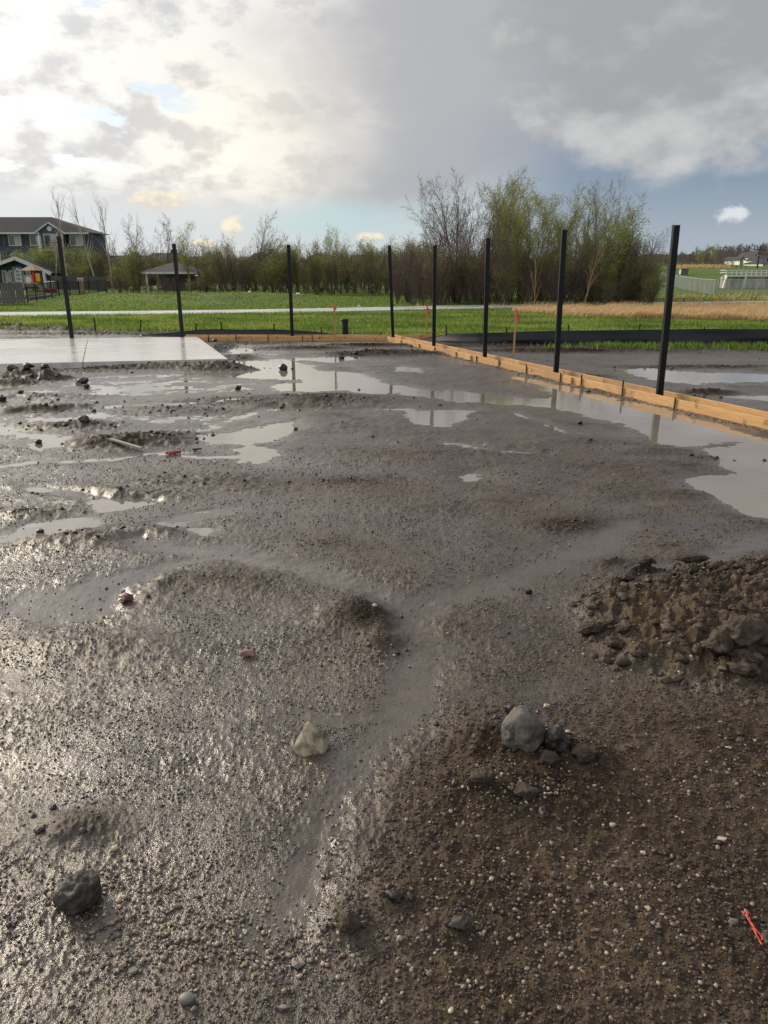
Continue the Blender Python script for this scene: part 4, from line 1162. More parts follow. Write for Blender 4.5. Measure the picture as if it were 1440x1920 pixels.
for px, py, Y, s, lb in ((467, 539.5, 43.2, .09, 'white plastic scrap on the crest of the mound'), (558, 545, 43.0, .13, 'larger white plastic scrap on the right slope of the mound'), (673, 571, 36, .08, 'small white scrap on the turf near the path'), (909 + 0, 577, 36, .1, 'white marker stub in the dry grass by the path'), (369, 526, 52, .08, 'white paper scrap caught beside the pavilion')):
    p = AT(px, py, Y); p.z = lz(p.x, Y) + (.02 if Y < 50 else 1.2); m = MB(); m.add([(-s, -s * .3, 0), (s, -s * .2, .02), (s * .7, s * .5, s), (-s * .5, s * .3, s * .8), (0, -s * .4, s * .5)], [(0, 1, 4), (1, 2, 4), (2, 3, 4), (3, 0, 4), (0, 3, 2, 1)]); tag(m.build('plastic_scrap', WPL, loc=tuple(p)), lb, 'litter')
# ------------------------------------------------------------------ trees and shrubs
BARK = mat('grey_brown_bark', (.085, .065, .055), .85, var=.3, scale=6)
TWIG = mat('bare_twigs', (.17, .125, .10), .8); TWIGP = mat('purple_twigs', (.13, .088, .078), .8); TWIGO = mat('olive_twigs', (.18, .155, .085), .8); TWIGY = mat('yellow_twigs', (.34, .24, .12), .8)  # bare twig colour lightened to include distance haze
PALEB = mat('pale_bark', (.42, .38, .32), .8, var=.3, scale=5)
def tinted(name, col):
    m = leafmat(name, col, .45); nt = m.node_tree; X.nt = nt
    oi = nt.nodes.new('ShaderNodeObjectInfo'); hs = nt.nodes.new('ShaderNodeHueSaturation'); hs.inputs['Color'].default_value = (*col, 1)
    nt.links.new((X(oi.outputs['Random']) * .6 + .7).v, hs.inputs['Value']); nt.links.new((X(oi.outputs['Random']) * .03 + .485).v, hs.inputs['Hue'])
    nt.links.new(hs.outputs[0], nt.nodes['Principled BSDF'].inputs['Base Color'])
    return m
LEAF = tinted('spring_leaf', (.25, .29, .09)); LEAFD = tinted('dense_leaf', (.17, .205, .065)); BUD = tinted('olive_bud', (.26, .235, .11))


def grow_tree(seed, H, trunk_frac, n, ang, ratio, up, stems=1, wig=.12, r0=.05, sprawl=.25, env=None):
    """returns arrays of segments and the twig tips; n = children per level"""
    rs = random.Random(seed); segs = []; tips = []
    def perp(d):
        v = Vector((rs.gauss(0, 1), rs.gauss(0, 1), rs.gauss(0, 1))); v -= v.dot(d) * d
        return v.normalized()
    def branch(p, d, L, r, lv):
        k = (5, 4, 3, 2, 2)[lv]; pts = [p]; q = p; dd = d.copy()
        for i in range(k):
            dd = (dd + perp(dd) * wig * rs.random() * (1 + .5 * lv) + Vector((0, 0, up * (.35 if lv else .2)))).normalized()
            q2 = q + dd * (L / k); a = r * (1 - .75 * i / k); b = r * (1 - .75 * (i + 1) / k)
            segs.append((q, q2, a, b, lv)); q = q2; pts.append(q)
        if lv >= len(n):
            tips.append((pts[-1], dd)); tips.append((pts[-2], dd)); return
        c = n[lv]; t0 = trunk_frac if lv == 0 else .18
        for i in range(c):
            f = t0 + (1 - t0) * ((i + rs.random() * .8) / c) ** (.9 if lv == 0 else 1)
            s = min(f, .999) * k; j = int(s); bp = pts[j].lerp(pts[j + 1], s - j)
            base = (pts[j + 1] - pts[j]).normalized()
            an = math.radians(ang[lv] * rs.uniform(.65, 1.25)) * (1 - .35 * f if lv == 0 else 1)
            nd = (base * math.cos(an) + perp(base) * math.sin(an)).normalized()
            ll = L * ratio[lv] * (1 - (.45 * f if lv == 0 else .35 * f)) * rs.uniform(.75, 1.2)
            branch(bp, nd, ll, max(.0055, r * (1 - .7 * f) * .55), lv + 1)
    for s in range(stems):
        a = rs.uniform(0, 6.28); sp = sprawl * rs.random() if stems > 1 else .03
        d = Vector((math.cos(a) * sp, math.sin(a) * sp, 1)).normalized()
        o = Vector((math.cos(a), math.sin(a), 0)) * (.16 * rs.random() * H * .3 if stems > 1 else 0)
        branch(o, d, H * rs.uniform(.7, 1) if stems > 1 else H, r0 * (rs.uniform(.5, 1) if stems > 1 else 1), 0)
    return segs, tips


def seg_mesh(name, segs, sides, mt, leaves=None, lmat=None, lsz=.05):
    A = np.array([s[0][:] for s in segs]); B = np.array([s[1][:] for s in segs])
    ra = np.array([s[2] for s in segs]); rb = np.array([s[3] for s in segs]); n = len(A)
    d = B - A; d /= np.linalg.norm(d, axis=1)[:, None] + 1e-9
    ref = np.where(np.abs(d[:, 2:3]) > .9, np.array([[1., 0, 0]]), np.array([[0, 0, 1.]]))
    u = np.cross(d, ref); u /= np.linalg.norm(u, axis=1)[:, None]; v = np.cross(d, u)
    w = np.arange(sides) * 2 * math.pi / sides
    off = u[:, None] * np.cos(w)[None, :, None] + v[:, None] * np.sin(w)[None, :, None]
    V = np.concatenate([A[:, None] + off * ra[:, None, None], B[:, None] + off * rb[:, None, None]], 1).reshape(-1, 3)
    k = np.arange(sides); k2 = (k + 1) % sides
    q = np.stack([k, k2, k2 + sides, k + sides], -1)[None] + (np.arange(n) * 2 * sides)[:, None, None]
    loops = q.reshape(-1); starts = np.arange(n * sides) * 4; mi = np.zeros(n * sides, int); mats = [mt]
    if leaves is not None and len(leaves):
        rs = np.random.RandomState(len(segs)); L = np.asarray(leaves); m = len(L)
        a = rs.randn(m, 3); a /= np.linalg.norm(a, axis=1)[:, None]; b = np.cross(a, rs.randn(m, 3)); b /= np.linalg.norm(b, axis=1)[:, None]
        s = lsz * rs.uniform(.6, 1.3, (m, 1)); c = L
        LV = np.stack([c - a * s, c + b * s * .5, c + a * s, c - b * s * .5], 1).reshape(-1, 3); base = len(V)
        V = np.concatenate([V, LV]); lq = base + np.arange(m * 4)
        starts = np.concatenate([starts, len(loops) + np.arange(m) * 4]); loops = np.concatenate([loops, lq]); mi = np.concatenate([mi, np.ones(m, int)]); mats = [mt, lmat]
    return np_mesh(name, V, loops, starts, mats, mi)


KINDS = {}
def make_kind(key, seeds, H, trunk_frac, n, ang, ratio, up, bark, twig, leaf=None, nl=0, lsz=.05, spread=.25, **kw):
    out = []
    for sd in seeds:
        segs, tips = grow_tree(sd, H, trunk_frac, n, ang, ratio, up, **kw)
        zt = float(np.percentile([t[0].z for t in tips], 98))
        big = [s for s in segs if s[4] <= 1]; sm = [s for s in segs if s[4] > 1]
        L = None
        if nl:
            rs = np.random.RandomState(sd); T = np.array([t[0][:] for t in tips]); i = rs.randint(0, len(T), nl)
            L = T[i] + rs.randn(nl, 3) * spread * .5
            cl = fbm(T[i, 0] * 1.3 + 7, T[i, 2] * 1.3, sd, 2); L = L[cl > -.18]
        out.append((seg_mesh('trunk', big, 5, bark), seg_mesh('crown', sm, 3, twig, L, leaf, lsz), zt))
    KINDS[key] = out
make_kind('broad', (11, 12, 13), 6.0, .26, (8, 6, 5, 3), (40, 40, 42, 45), (.46, .50, .48, .5), .16, BARK, TWIG, r0=.06, stems=5, sprawl=.62)
make_kind('leafy', (21, 22, 23), 6.0, .22, (8, 6, 5, 3), (36, 38, 42, 45), (.44, .50, .48, .46), .22, BARK, TWIGO, LEAF, 7000, .040, .30, r0=.06, stems=4, sprawl=.45)
make_kind('poplar', (31, 32), 9.0, .30, (16, 5, 4), (30, 30, 32), (.36, .42, .42), .45, PALEB, TWIG, r0=.08)
make_kind('bare_shrub', (41, 42, 43), 3.2, .10, (7, 6, 4), (26, 32, 38), (.50, .48, .45), .25, BARK, TWIGP, stems=9, r0=.022, sprawl=.45)
make_kind('green_shrub', (51, 52, 53), 3.0, .10, (6, 5, 4), (30, 36, 40), (.50, .48, .45), .20, BARK, TWIGO, LEAFD, 4000, .042, .34, stems=6, r0=.022, sprawl=.5)
make_kind('olive_shrub', (61, 62), 3.2, .10, (7, 5, 4), (26, 32, 38), (.50, .48, .45), .25, BARK, TWIGO, BUD, 1800, .035, .25, stems=7, r0=.022, sprawl=.4)
make_kind('round', (71,), 6.0, .18, (9, 7, 5, 4), (44, 40, 40, 42), (.48, .50, .46, .46), .20, BARK, TWIGO, LEAF, 6000, .030, .26, r0=.06, stems=5, sprawl=.55)
make_kind('thin', (81, 82), 3.6, .15, (12, 4, 3), (38, 34, 34), (.55, .42, .4), .15, TWIGY, TWIGY, r0=.035)
make_kind('purple', (91, 92), 5.0, .15, (10, 7, 5, 3), (48, 42, 42, 42), (.60, .5, .42, .42), .15, BARK, TWIGP, r0=.07)
TR = random.Random(3)
def tree(kind, px, Y, top, label, cat='tree', group=None, wide=1.0, v=None, sink=.05, name=None, pos=None, rz=None):
    K = KINDS[kind]; tm, cm, zt = K[v if v is not None else TR.randrange(len(K))]
    p = AT(px, top, Y); z0 = float(land_h(np.array([p.x]), np.array([Y]))[0]) - sink
    s = max(.15, (p.z - z0) / zt)
    r = empty(name or {'tree': 'bare_tree'}.get(cat, 'shrub'), (p.x, Y, z0), TR.uniform(0, 6.28) if rz is None else rz)
    r.scale = (s * wide, s * wide, s)
    tag(r, label, cat, group)
    link('trunk', tm, r); link('crown', cm, r)
    return r
def build_trees():
    # specimen trees of the right-hand wood
    tree('broad', 868, 39.5, 338, 'tall bare tree with fanning branches at the left side of the right wood', name='bare_tree', v=0, wide=.95)
    tree('broad', 905, 42, 333, 'tallest bare tree at the middle of the right wood', name='bare_tree', v=1, wide=1.0)
    tree('broad', 828, 38.5, 400, 'bare tree leaning out at the left end of the right wood', name='bare_tree', v=2, wide=.7)
    tree('leafy', 940, 40, 338, 'tall tree in pale spring leaf beside the tallest bare tree', name='leafy_tree', v=0, wide=.85)
    tree('leafy', 965, 43, 350, 'slim leafing tree behind the pale green one', name='leafy_tree', v=1, wide=.8)
    tree('leafy', 1008, 39, 362, 'bright green leafing tree right of the wood centre', name='leafy_tree', v=2, wide=.85)
    tree('broad', 862, 41, 352, 'bare tree with crossing limbs second from the left of the right wood', name='bare_tree', v=1, wide=.85)
    tree('broad', 888, 44, 345, 'dense twigged bare tree behind the tallest one', name='bare_tree', v=2, wide=1.1)
    tree('broad', 925, 38.8, 372, 'bare tree in front of the pale green tree', name='bare_tree', v=0, wide=.9)
    tree('leafy', 952, 45, 342, 'pale green tree crown rising behind the slim leafing tree', name='leafy_tree', v=2, wide=1.0)
    tree('leafy', 1022, 43, 372, 'rounded fresh green crown behind the bright leafing tree', name='leafy_tree', v=1, wide=.95)
    tree('leafy', 990, 41, 366, 'fresh green tree left of the bright leafing tree', name='leafy_tree', v=0, wide=.8)
    tree('round', 1140, 44, 360, 'right hand stem group of the big round crown', name='round_tree', wide=.85, rz=2.0)
    tree('round', 1108, 47, 362, 'rear stem group of the big round crown', name='round_tree', wide=.85, rz=4.0)
    tree('leafy', 1180, 45, 398, 'olive green tree sloping down at the right of the round crown', name='leafy_tree', v=1, wide=1.2)
    tree('broad', 985, 44, 385, 'bare tree standing between two leafing trees', name='bare_tree', v=2, wide=.8)
    tree('leafy', 1048, 41, 402, 'smaller leafing tree left of the round crowned tree', name='leafy_tree', v=0, wide=.85)
    tree('round', 1122, 42, 352, 'big round crowned tree in thin grey green leaf', name='round_tree', wide=.92)
    tree('round', 1085, 46, 385, 'round crowned tree half hidden behind the big one', name='round_tree', wide=.8)
    tree('purple', 1212, 50, 424, 'dark purple brown bare tree at the right end of the wood', name='bare_tree', v=0, wide=1.2)
    tree('purple', 1238, 56, 446, 'low purple bare tree just left of the nearest post', name='bare_tree', v=1, wide=1.1)
    tree('green_shrub', 1165, 38.5, 415, 'large dense green bush under the round crowned tree', 'bush', name='dense_bush', wide=1.25)
    tree('green_shrub', 1195, 39, 465, 'wide green bush at the right end of the wood', 'bush', name='dense_bush', wide=1.5)
    tree('green_shrub', 1140, 40, 455, 'dark green bush behind the thin yellow tree', 'bush', name='dense_bush', wide=1.4)
    tree('green_shrub', 1222, 41, 478, 'pale green bush spreading over the meadow edge', 'bush', name='dense_bush', wide=1.5)
    tree('purple', 762, 47, 446, 'dark bare tree right of the corner post', name='bare_tree', v=0, wide=.9)
    tree('purple', 800, 44, 470, 'low dark bare tree between the corner and second post', name='bare_tree', v=1, wide=.9)
    tree('thin', 1009, 33.6, 462, 'thin pale young tree rising from the dry grass near the middle', name='young_tree', v=0, wide=.7)
    tree('thin', 1107, 34.6, 440, 'thin yellow barked young tree before the round crowned tree', name='young_tree', v=1, wide=.9)
    tree('thin', 1369, 30.0, 512, 'spindly sapling in the dry grass at the far right', name='sapling', v=0, wide=.35)
    tree('thin', 1313, 46, 522, 'small sapling beside the chain link fence', name='sapling', v=1, wide=.5)
    tree('bare_shrub', 1140, 35.4, 524, 'grey bare shrub beside the thin yellow tree', 'shrub', name='bare_shrub')
    # specimen trees of the left tree line
    for px, Y, top, k, v, lb in ((106, 70, 353, 'poplar', 0, 'tallest bare poplar in front of the apartment roof'), (160, 68, 358, 'poplar', 1, 'bare poplar at the right end of the apartment building'), (192, 70, 364, 'poplar', 0, 'bare poplar just right of the apartment building'),
                                 (236, 66, 402, 'poplar', 1, 'slim bare poplar left of the pavilion'), (86, 74, 398, 'poplar', 1, 'thin pale barked poplar over the balcony')):
        tree(k, px, Y, top, lb, name='bare_poplar', v=v, wide=1.25)
    for px, Y, top, k, v, w, lb in ((288, 68, 410, 'broad', 0, 1.1, 'broad bare tree above the pavilion'), (345, 64, 422, 'leafy', 1, .9, 'budding green tree right of the pavilion'), (470, 66, 406, 'broad', 1, 1.05, 'large bare tree between the second and third posts'),
                                    (425, 60, 452, 'leafy', 2, 1.0, 'low olive green tree on the mound edge'), (510, 62, 438, 'broad', 2, .8, 'bare tree left of the third post'), (632, 62, 428, 'leafy', 0, .8, 'slender leafing tree between third and corner posts'), (600, 60, 455, 'leafy', 1, .8, 'low leafing tree before the dark roofed house'),
                                    (560, 64, 436, 'poplar', 0, .9, 'slim bare tree just right of the third post'), (690, 58, 452, 'leafy', 2, 1.1, 'rounded leafing tree left of the corner post'), (385, 66, 448, 'broad', 0, .8, 'small bare tree right of the budding green one'), (660, 64, 448, 'broad', 1, .7, 'small bare tree behind the slender leafing one'), (725, 56, 470, 'olive_shrub', 0, 1.0, 'olive tinged tree behind the corner post')):
        tree(k, px, Y, top, lb, name='leafy_tree' if k in ('leafy', 'olive_shrub') else 'bare_tree', v=v, wide=w)
    for px, Y, top, w in ((25, 78, 470, 1.5), (62, 80, 466, 1.5), (95, 76, 468, 1.3), (128, 78, 458, 1.6), (165, 76, 462, 1.5), (185, 72, 478, 1.3)):
        tree('green_shrub', px, Y, top, 'feathery green willow in the row before the apartment building', 'willow', 'willows before the apartment building', wide=w, name='willow')
    # thickets
    def thicket(px0, px1, step, rows, lo, hi, kinds, label, group, skip=()):
        px = px0
        while px < px1:
            for Y in rows:
                k = TR.choice(kinds); q = px + TR.uniform(-step, step) * .5
                if any(a < q < b for a, b in skip) and Y < rows[-1]: continue
                top = TR.uniform(lo, hi)
                tree(k, q, Y + TR.uniform(-1.2, 1.2), top, label[k], 'shrub', group + ' ' + {'bare_shrub': 'bare', 'green_shrub': 'green', 'olive_shrub': 'olive'}[k], wide=TR.uniform(.9, 1.5), name=k)
            px += step
    thicket(125, 800, 14, (54, 60, 66, 72), 455, 502, ['bare_shrub'] * 6 + ['green_shrub', 'olive_shrub', 'olive_shrub'],
            {'bare_shrub': 'bare purple brown shrub in the thicket along the far side of the lawn', 'green_shrub': 'leafy green shrub in the thicket along the far side of the lawn', 'olive_shrub': 'olive budding shrub in the thicket along the far side of the lawn'}, 'left thicket shrubs,', skip=((100, 215), (258, 375)))
    thicket(200, 380, 12, (56,), 512, 532, ['bare_shrub', 'olive_shrub'],
            {'bare_shrub': 'low bare shrub in front of the pavilion', 'olive_shrub': 'low olive shrub in front of the pavilion'}, 'shrubs before the pavilion,')
    thicket(745, 1235, 13, (38.5, 42, 47), 448, 522, ['bare_shrub'] * 9 + ['green_shrub', 'olive_shrub', 'olive_shrub'],
            {'bare_shrub': 'bare brown shrub in the undergrowth of the right wood', 'green_shrub': 'leafy green shrub in the undergrowth of the right wood', 'olive_shrub': 'olive budding shrub in the undergrowth of the right wood'}, 'right wood undergrowth,')
    thicket(1125, 1232, 12, (38.0, 40.5), 470, 520, ['green_shrub', 'green_shrub', 'olive_shrub'],
            {'green_shrub': 'bushy green shrub at the meadow end of the right wood', 'olive_shrub': 'olive budding shrub at the meadow end of the right wood'}, 'meadow end shrubs,')
    # hedge trees on the slope
    q = 1228
    i = 0
    while q < 1398:
        k = ('purple', 'broad', 'purple', 'leafy')[i % 4] if not 1298 < q < 1318 else 'leafy'
        tree(k, q, 118 + TR.uniform(-4, 6), TR.uniform(450, 480) if q < 1375 else TR.uniform(484, 494), 'bare or budding tree in the far hedge row on the slope', 'tree', 'trees in the far hedge row', wide=1.1, name='hedge_tree'); q += TR.uniform(11, 17); i += 1
    for q in range(1228, 1400, 9): tree(TR.choice(['bare_shrub', 'olive_shrub']), q, 120 + TR.uniform(-3, 5), TR.uniform(484, 496) if q < 1375 else TR.uniform(497, 501), 'low shrub under the far hedge trees', 'shrub', 'shrubs in the far hedge row', wide=1.6, name='hedge_shrub')
    tree('leafy', 1338, 112, 458, 'leafing tree standing forward of the far hedge row', name='leafy_tree', v=0, wide=1.1)
    # wooded ridge: one mass
    V = []; Lp = []; St = []; MI = []; nv = 0; nl = 0
    rs = random.Random(8)
    for i in range(620):
        segs, tips = None, None
        px = rs.uniform(1200, 1760); Y = rs.uniform(240, 360); p = AT(px, np.interp(px, [1180, 1240, 1330, 1440, 1760], [494, 482, 462, 452, 448]) + rs.uniform(0, 30), Y)
        z0 = float(land_h(np.array([p.x]), np.array([Y]))[0]); h = max(3, p.z - z0)
        n = 60
        for j in range(n):
            a = rs.uniform(0, 6.28); r = rs.uniform(0, .42) * h * .6; zc = z0 + h * rs.uniform(.25, 1) ; k = math.sqrt(max(0, 1 - ((zc - z0) / h - .55) ** 2 * 4))
            x = p.x + math.cos(a) * r * k; y = Y + math.sin(a) * r * k; s = h * rs.uniform(.03, .08)
            dx = rs.uniform(-.5, .5) * s
            V += [(x - .12, y, zc - s), (x + .12, y, zc - s), (x + dx, y + rs.uniform(-s, s) * .5, zc + s)]; Lp += [nv, nv + 1, nv + 2]; St.append(nl); MI.append(0); nv += 3; nl += 3
        V += [(p.x - .25, Y, z0 - 1), (p.x + .25, Y, z0 - 1), (p.x, Y, z0 + h * .9)]; Lp += [nv, nv + 1, nv + 2]; St.append(nl); MI.append(0); nv += 3; nl += 3
    me = np_mesh('far_wood', V, Lp, St, [mat('far_wood', (.20, .165, .155), .9)], MI); tag(link('far_wood', me), 'bare grey brown wood along the far ridge', kind='stuff')  # ridge wood colour lightened to put aerial haze into it
    V = []; Lp = []; St = []; nv = 0
    for i in range(16000):
        px = rs.uniform(-700, 1000); Y = rs.uniform(150, 230); x = (px - 720) / F * Y
        z = 1.75 + Y * (504 - rs.uniform(486, 540)) / F
        s = rs.uniform(.5, 1.3); V += [(x - .15, Y, z - s), (x + .15, Y, z - s), (x + rs.uniform(-.4, .4), Y + .3, z + s)]; Lp += [nv, nv + 1, nv + 2]; St.append(nv); nv += 3
    me = np_mesh('far_wood', V, Lp, St, [TWIGP]); tag(link('far_wood', me), 'distant dark brush behind the houses on the left', kind='stuff')
build_trees()
# ------------------------------------------------------------------ stones, clods, pebbles, small litter
def gz(x, y): return float(mud_h(np.array([float(x)]), np.array([float(y)]))[0][0])
def stone_mat(name, c1, c2, rough, scale=20, bump=.004, speck=None):
    m = mat(name, c1, rough, col2=c2, scale=scale, bump=bump, bscale=45)
    return m
CLAYG = stone_mat('grey_clay', (.155, .145, .125), (.058, .050, .040), .75, 14, .006); CLAYD = stone_mat('dark_clay', (.055, .052, .044), (.028, .025, .021), .6, 14, .006)
CLAYB = stone_mat('brown_clay', (.075, .052, .034), (.030, .021, .015), .75, 16, .006); MUDL = stone_mat('dark_mud_lump', (.035, .028, .023), (.018, .014, .012), .5, 16, .004)
ROCKT = stone_mat('tan_rock', (.46, .39, .28), (.13, .11, .08), .6, 26, .004); REDS = stone_mat('reddish_stone', (.26, .13, .11), (.36, .22, .19), .4, 9, .002); DRED = stone_mat('dark_red_stone', (.085, .028, .022), (.15, .05, .04), .3, 12, .002)
PALES = stone_mat('pale_stone', (.55, .47, .36), (.38, .31, .23), .4, 15, .001); BLACKS = stone_mat('wet_black_stone', (.016, .016, .017), (.03, .03, .03), .3, 12, .002); GREYS = stone_mat('grey_stone', (.24, .22, .20), (.14, .13, .12), .45, 15, .002)
import bmesh
def rock(name, px, py, size, mt, label, cat, seed=0, sub=4, rough=.22, shape=None, sink=.15, rz=0.0, group=None, lift=0, cell=1.0):
    """size = full extents in metres; an irregular solid resting in the mud"""
    bm = bmesh.new(); rs = random.Random(seed); of = Vector((rs.uniform(-50, 50), rs.uniform(-50, 50), rs.uniform(-50, 50)))
    hull = None
    if shape == 'pyramid': hull = [(-.12, .05, 1), (.10, 0, .86), (-1, -.25, -.7), (-.55, -.95, -.85), (.45, -1, -.85), (1, -.35, -.6), (.7, .8, -.8), (-.6, .9, -.8), (-.62, -.35, .05), (.55, -.5, .1), (.95, -.2, -.15), (-.2, -.72, .2), (0, 0, -1)]
    elif shape == 'angular': hull = [Vector((rs.gauss(0, 1), rs.gauss(0, 1), rs.gauss(0, 1))).normalized() * rs.uniform(.85, 1.1) for _ in range(13)]
    elif cat == 'clod' and sub <= 4: hull = [Vector((rs.gauss(0, 1), rs.gauss(0, 1), rs.gauss(0, 1))).normalized() * rs.uniform(.75, 1.15) for _ in range(22)]
    if hull:
        for q in hull: bm.verts.new(q)
        r_ = bmesh.ops.convex_hull(bm, input=bm.verts)
        bmesh.ops.delete(bm, geom=list({g for g in r_['geom_interior'] if isinstance(g, bmesh.types.BMVert)}), context='VERTS')
        bmesh.ops.triangulate(bm, faces=bm.faces)
        bmesh.ops.subdivide_edges(bm, edges=bm.edges, cuts={2: 1, 3: 3, 4: 6, 5: 9}[sub], use_grid_fill=True)
        if cat == 'clod':
            for _ in range(2): bmesh.ops.smooth_vert(bm, verts=bm.verts, factor=.4, use_axis_x=True, use_axis_y=True, use_axis_z=True)
    else: bmesh.ops.create_icosphere(bm, subdivisions=sub, radius=1)
    hs = Vector(size) / 2; mn = min(hs); av = sum(hs) / 3
    for v in bm.verts:
        n = v.co.normalized(); p = Vector((v.co.x * hs.x, v.co.y * hs.y, v.co.z * hs.z)); q = p / av
        k = rough * mnoise.fractal(q * 1.3 * cell + of, .9, 2, 4) + rough * (.20 if sub == 5 else .5 if sub == 4 else .3) * mnoise.fractal(q * 4.5 + of, .5, 2, 5)
        v.co = p + n * k * mn
    bm.normal_update()
    me = bpy.data.meshes.new(name); bm.to_mesh(me); bm.free(); me.materials.append(mt)
    if shape not in ('angular', 'pyramid') or sub > 3: me.polygons.foreach_set('use_smooth', [shape not in ('angular',)] * len(me.polygons))
    me.update()
    p = G(px, py, .02); z = max(gz(p.x, p.y), -.004) + size[2] * (.5 - sink) + lift
    o = link(name, me, None, (p.x, p.y, z)); o.rotation_euler = (0, 0, rz)
    return tag(o, label, cat, group)
rock('clay_boulder', 975, 1424, (.155, .155, .165), CLAYG, 'large round grey clay lump, the biggest in the foreground', 'clod', 5, 5, .20, sink=.16, cell=.9)
rock('mud_clod', 1037, 1438, (.11, .10, .10), MUDL, 'dark wet clod touching the right side of the big grey lump', 'clod', 6, 4, .3, sink=.2)
rock('mud_clod', 1025, 1462, (.08, .06, .05), CLAYB, 'brown clod below the big grey lump', 'clod', 7, 4, .4)
rock('mud_clod', 1092, 1455, (.11, .07, .06), CLAYB, 'flat brown clod lying to the lower right of the big grey lump', 'clod', 8, 4, .4)
rock('mud_clod', 960, 1345, (.10, .06, .05), MUDL, 'small dark clod tucked behind the big grey lump', 'clod', 9, 4, .35)
rock('mud_clod', 908, 1395, (.09, .06, .04), CLAYB, 'low brown clod left of the big grey lump', 'clod', 19, 4, .4)
rock('clay_boulder', 150, 1690, (.125, .11, .10), CLAYD, 'dark grey green clay lump near the lower left corner', 'clod', 15, 5, .22, sink=.15, rz=.4, cell=1.3)
rock('angular_rock', 583, 1398, (.150, .12, .125), ROCKT, 'tan speckled pyramid shaped rock standing in the wet runnel', 'rock', 21, 4, .12, 'pyramid', sink=.08, rz=.3)
rock('flat_stone', 465, 1228, (.085, .06, .034), REDS, 'flat reddish stone lying on the mud in the left middle', 'stone', 22, 3, .10, 'angular', sink=.1)
rock('flat_stone', 236, 1130, (.090, .06, .055), DRED, 'dark red tilted stone beside the left wet hollow', 'stone', 24, 3, .12, 'angular', sink=.15)
rock('round_stone', 531, 692, (.16, .15, .15), BLACKS, 'black round stone sitting in the far bright puddle', 'stone', 25, 3, .10, sink=.2)
rock('stone', 404, 656, (.12, .1, .07), BLACKS, 'small dark stone on the slab edge near its right corner', 'stone', 26, 3, .15, lift=.11)
rock('pebble', 1024, 1327, (.034, .028, .018), PALES, 'cream angular pebble up and right of the big grey lump', 'pebble', 30, 2, .12, 'angular')
rock('pebble', 1063, 1391, (.022, .018, .012), PALES, 'white oval pebble right of the big grey lump', 'pebble', 31, 2, .08)
rock('pebble', 703, 1155, (.028, .024, .018), PALES, 'yellowish pebble at the bend of the runnel', 'pebble', 32, 2, .1)
rock('pebble', 619, 1238, (.022, .018, .014), REDS, 'pink pebble between the flat reddish stone and the runnel', 'pebble', 33, 2, .1)
rock('pebble', 583, 1324, (.018, .016, .014), REDS, 'small pink pebble above the pyramid shaped rock', 'pebble', 34, 2, .1)
rock('pebble', 1365, 1415, (.030, .02, .014), PALES, 'white flat pebble near the right edge below the earth mound', 'pebble', 35, 2, .1, 'angular')
rock('pebble', 215, 1592, (.024, .022, .016), PALES, 'pale round pebble above the gravel patch on the left', 'pebble', 36, 2, .1)
rock('stone', 350, 1877, (.040, .034, .024), GREYS, 'rounded grey stone at the bottom left of centre', 'stone', 37, 3, .12)
rock('stone', 530, 1892, (.034, .022, .018), GREYS, 'pale grey stone at the bottom edge of the picture', 'stone', 38, 2, .12, 'angular')
rock('stone', 555, 1812, (.045, .034, .024), GREYS, 'grey faceted stone in the gravel left of the small brown clods', 'stone', 39, 3, .12, 'angular')
rock('stone', 250, 1820, (.028, .02, .018), GREYS, 'flat grey stone below the reddish gravel patch', 'stone', 40, 2, .12, 'angular')
rock('pebble', 133, 1879, (.016, .014, .012), PALES, 'orange tinted pebble near the bottom left corner', 'pebble', 41, 2, .1)
rock('stone', 1372, 1743, (.034, .022, .016), GREYS, 'whitish stone left of the red twisted wire', 'stone', 42, 2, .12, 'angular')
rock('pebble', 1213, 1720, (.024, .016, .012), PALES, 'white wedge shaped pebble in the lower right soil', 'pebble', 43, 2, .12, 'angular')
rock('stone', 1153, 1767, (.024, .022, .018), GREYS, 'small light grey angular stone in the lower right soil', 'stone', 44, 2, .12, 'angular')
rock('stone', 752, 1775, (.036, .026, .02), GREYS, 'buff stone beside the runnel near the bottom', 'stone', 45, 2, .12, 'angular')
rock('stone', 1350, 1588, (.042, .024, .018), PALES, 'yellowish crumbly stone near the right edge', 'stone', 46, 2, .2, 'angular')
rock('stone', 1147, 1560, (.03, .02, .014), PALES, 'whitish stone right of the brown clods in the middle of the soil', 'stone', 47, 2, .2, 'angular')
rock('stone', 1167, 1252, (.07, .05, .045), CLAYB, 'tan lump at the lower left foot of the earth mound', 'stone', 48, 3, .25)
rock('stone', 610, 1636, (.03, .024, .018), GREYS, 'blue grey stone at the left bank of the lower runnel', 'stone', 49, 2, .15, 'angular')
rock('mud_clod', 990, 1112, (.055, .045, .035), CLAYB, 'lone brown clod in the middle of the runnel', 'clod', 50, 3, .4)
rock('mud_clod', 1175, 1102, (.12, .06, .05), CLAYB, 'dark clod at the runnel edge left of the earth mound', 'clod', 51, 4, .4)
rock('mud_clod', 1212, 1078, (.12, .07, .06), CLAYB, 'clod behind the left end of the earth mound', 'clod', 52, 4, .4)
rock('mud_clod', 1385, 1262, (.22, .18, .16), CLAYB, 'big cracked brown clod on the face of the earth mound', 'clod', 53, 5, .35, sink=.3, lift=.06, cell=1.5)
rock('mud_clod', 1343, 1268, (.15, .11, .10), CLAYB, 'broken brown clod left of the big cracked clod', 'clod', 54, 4, .35, lift=.04)
rock('mud_clod', 1110, 1192, (.15, .09, .07), CLAYB, 'long dark clod at the left tip of the earth mound', 'clod', 55, 4, .4)
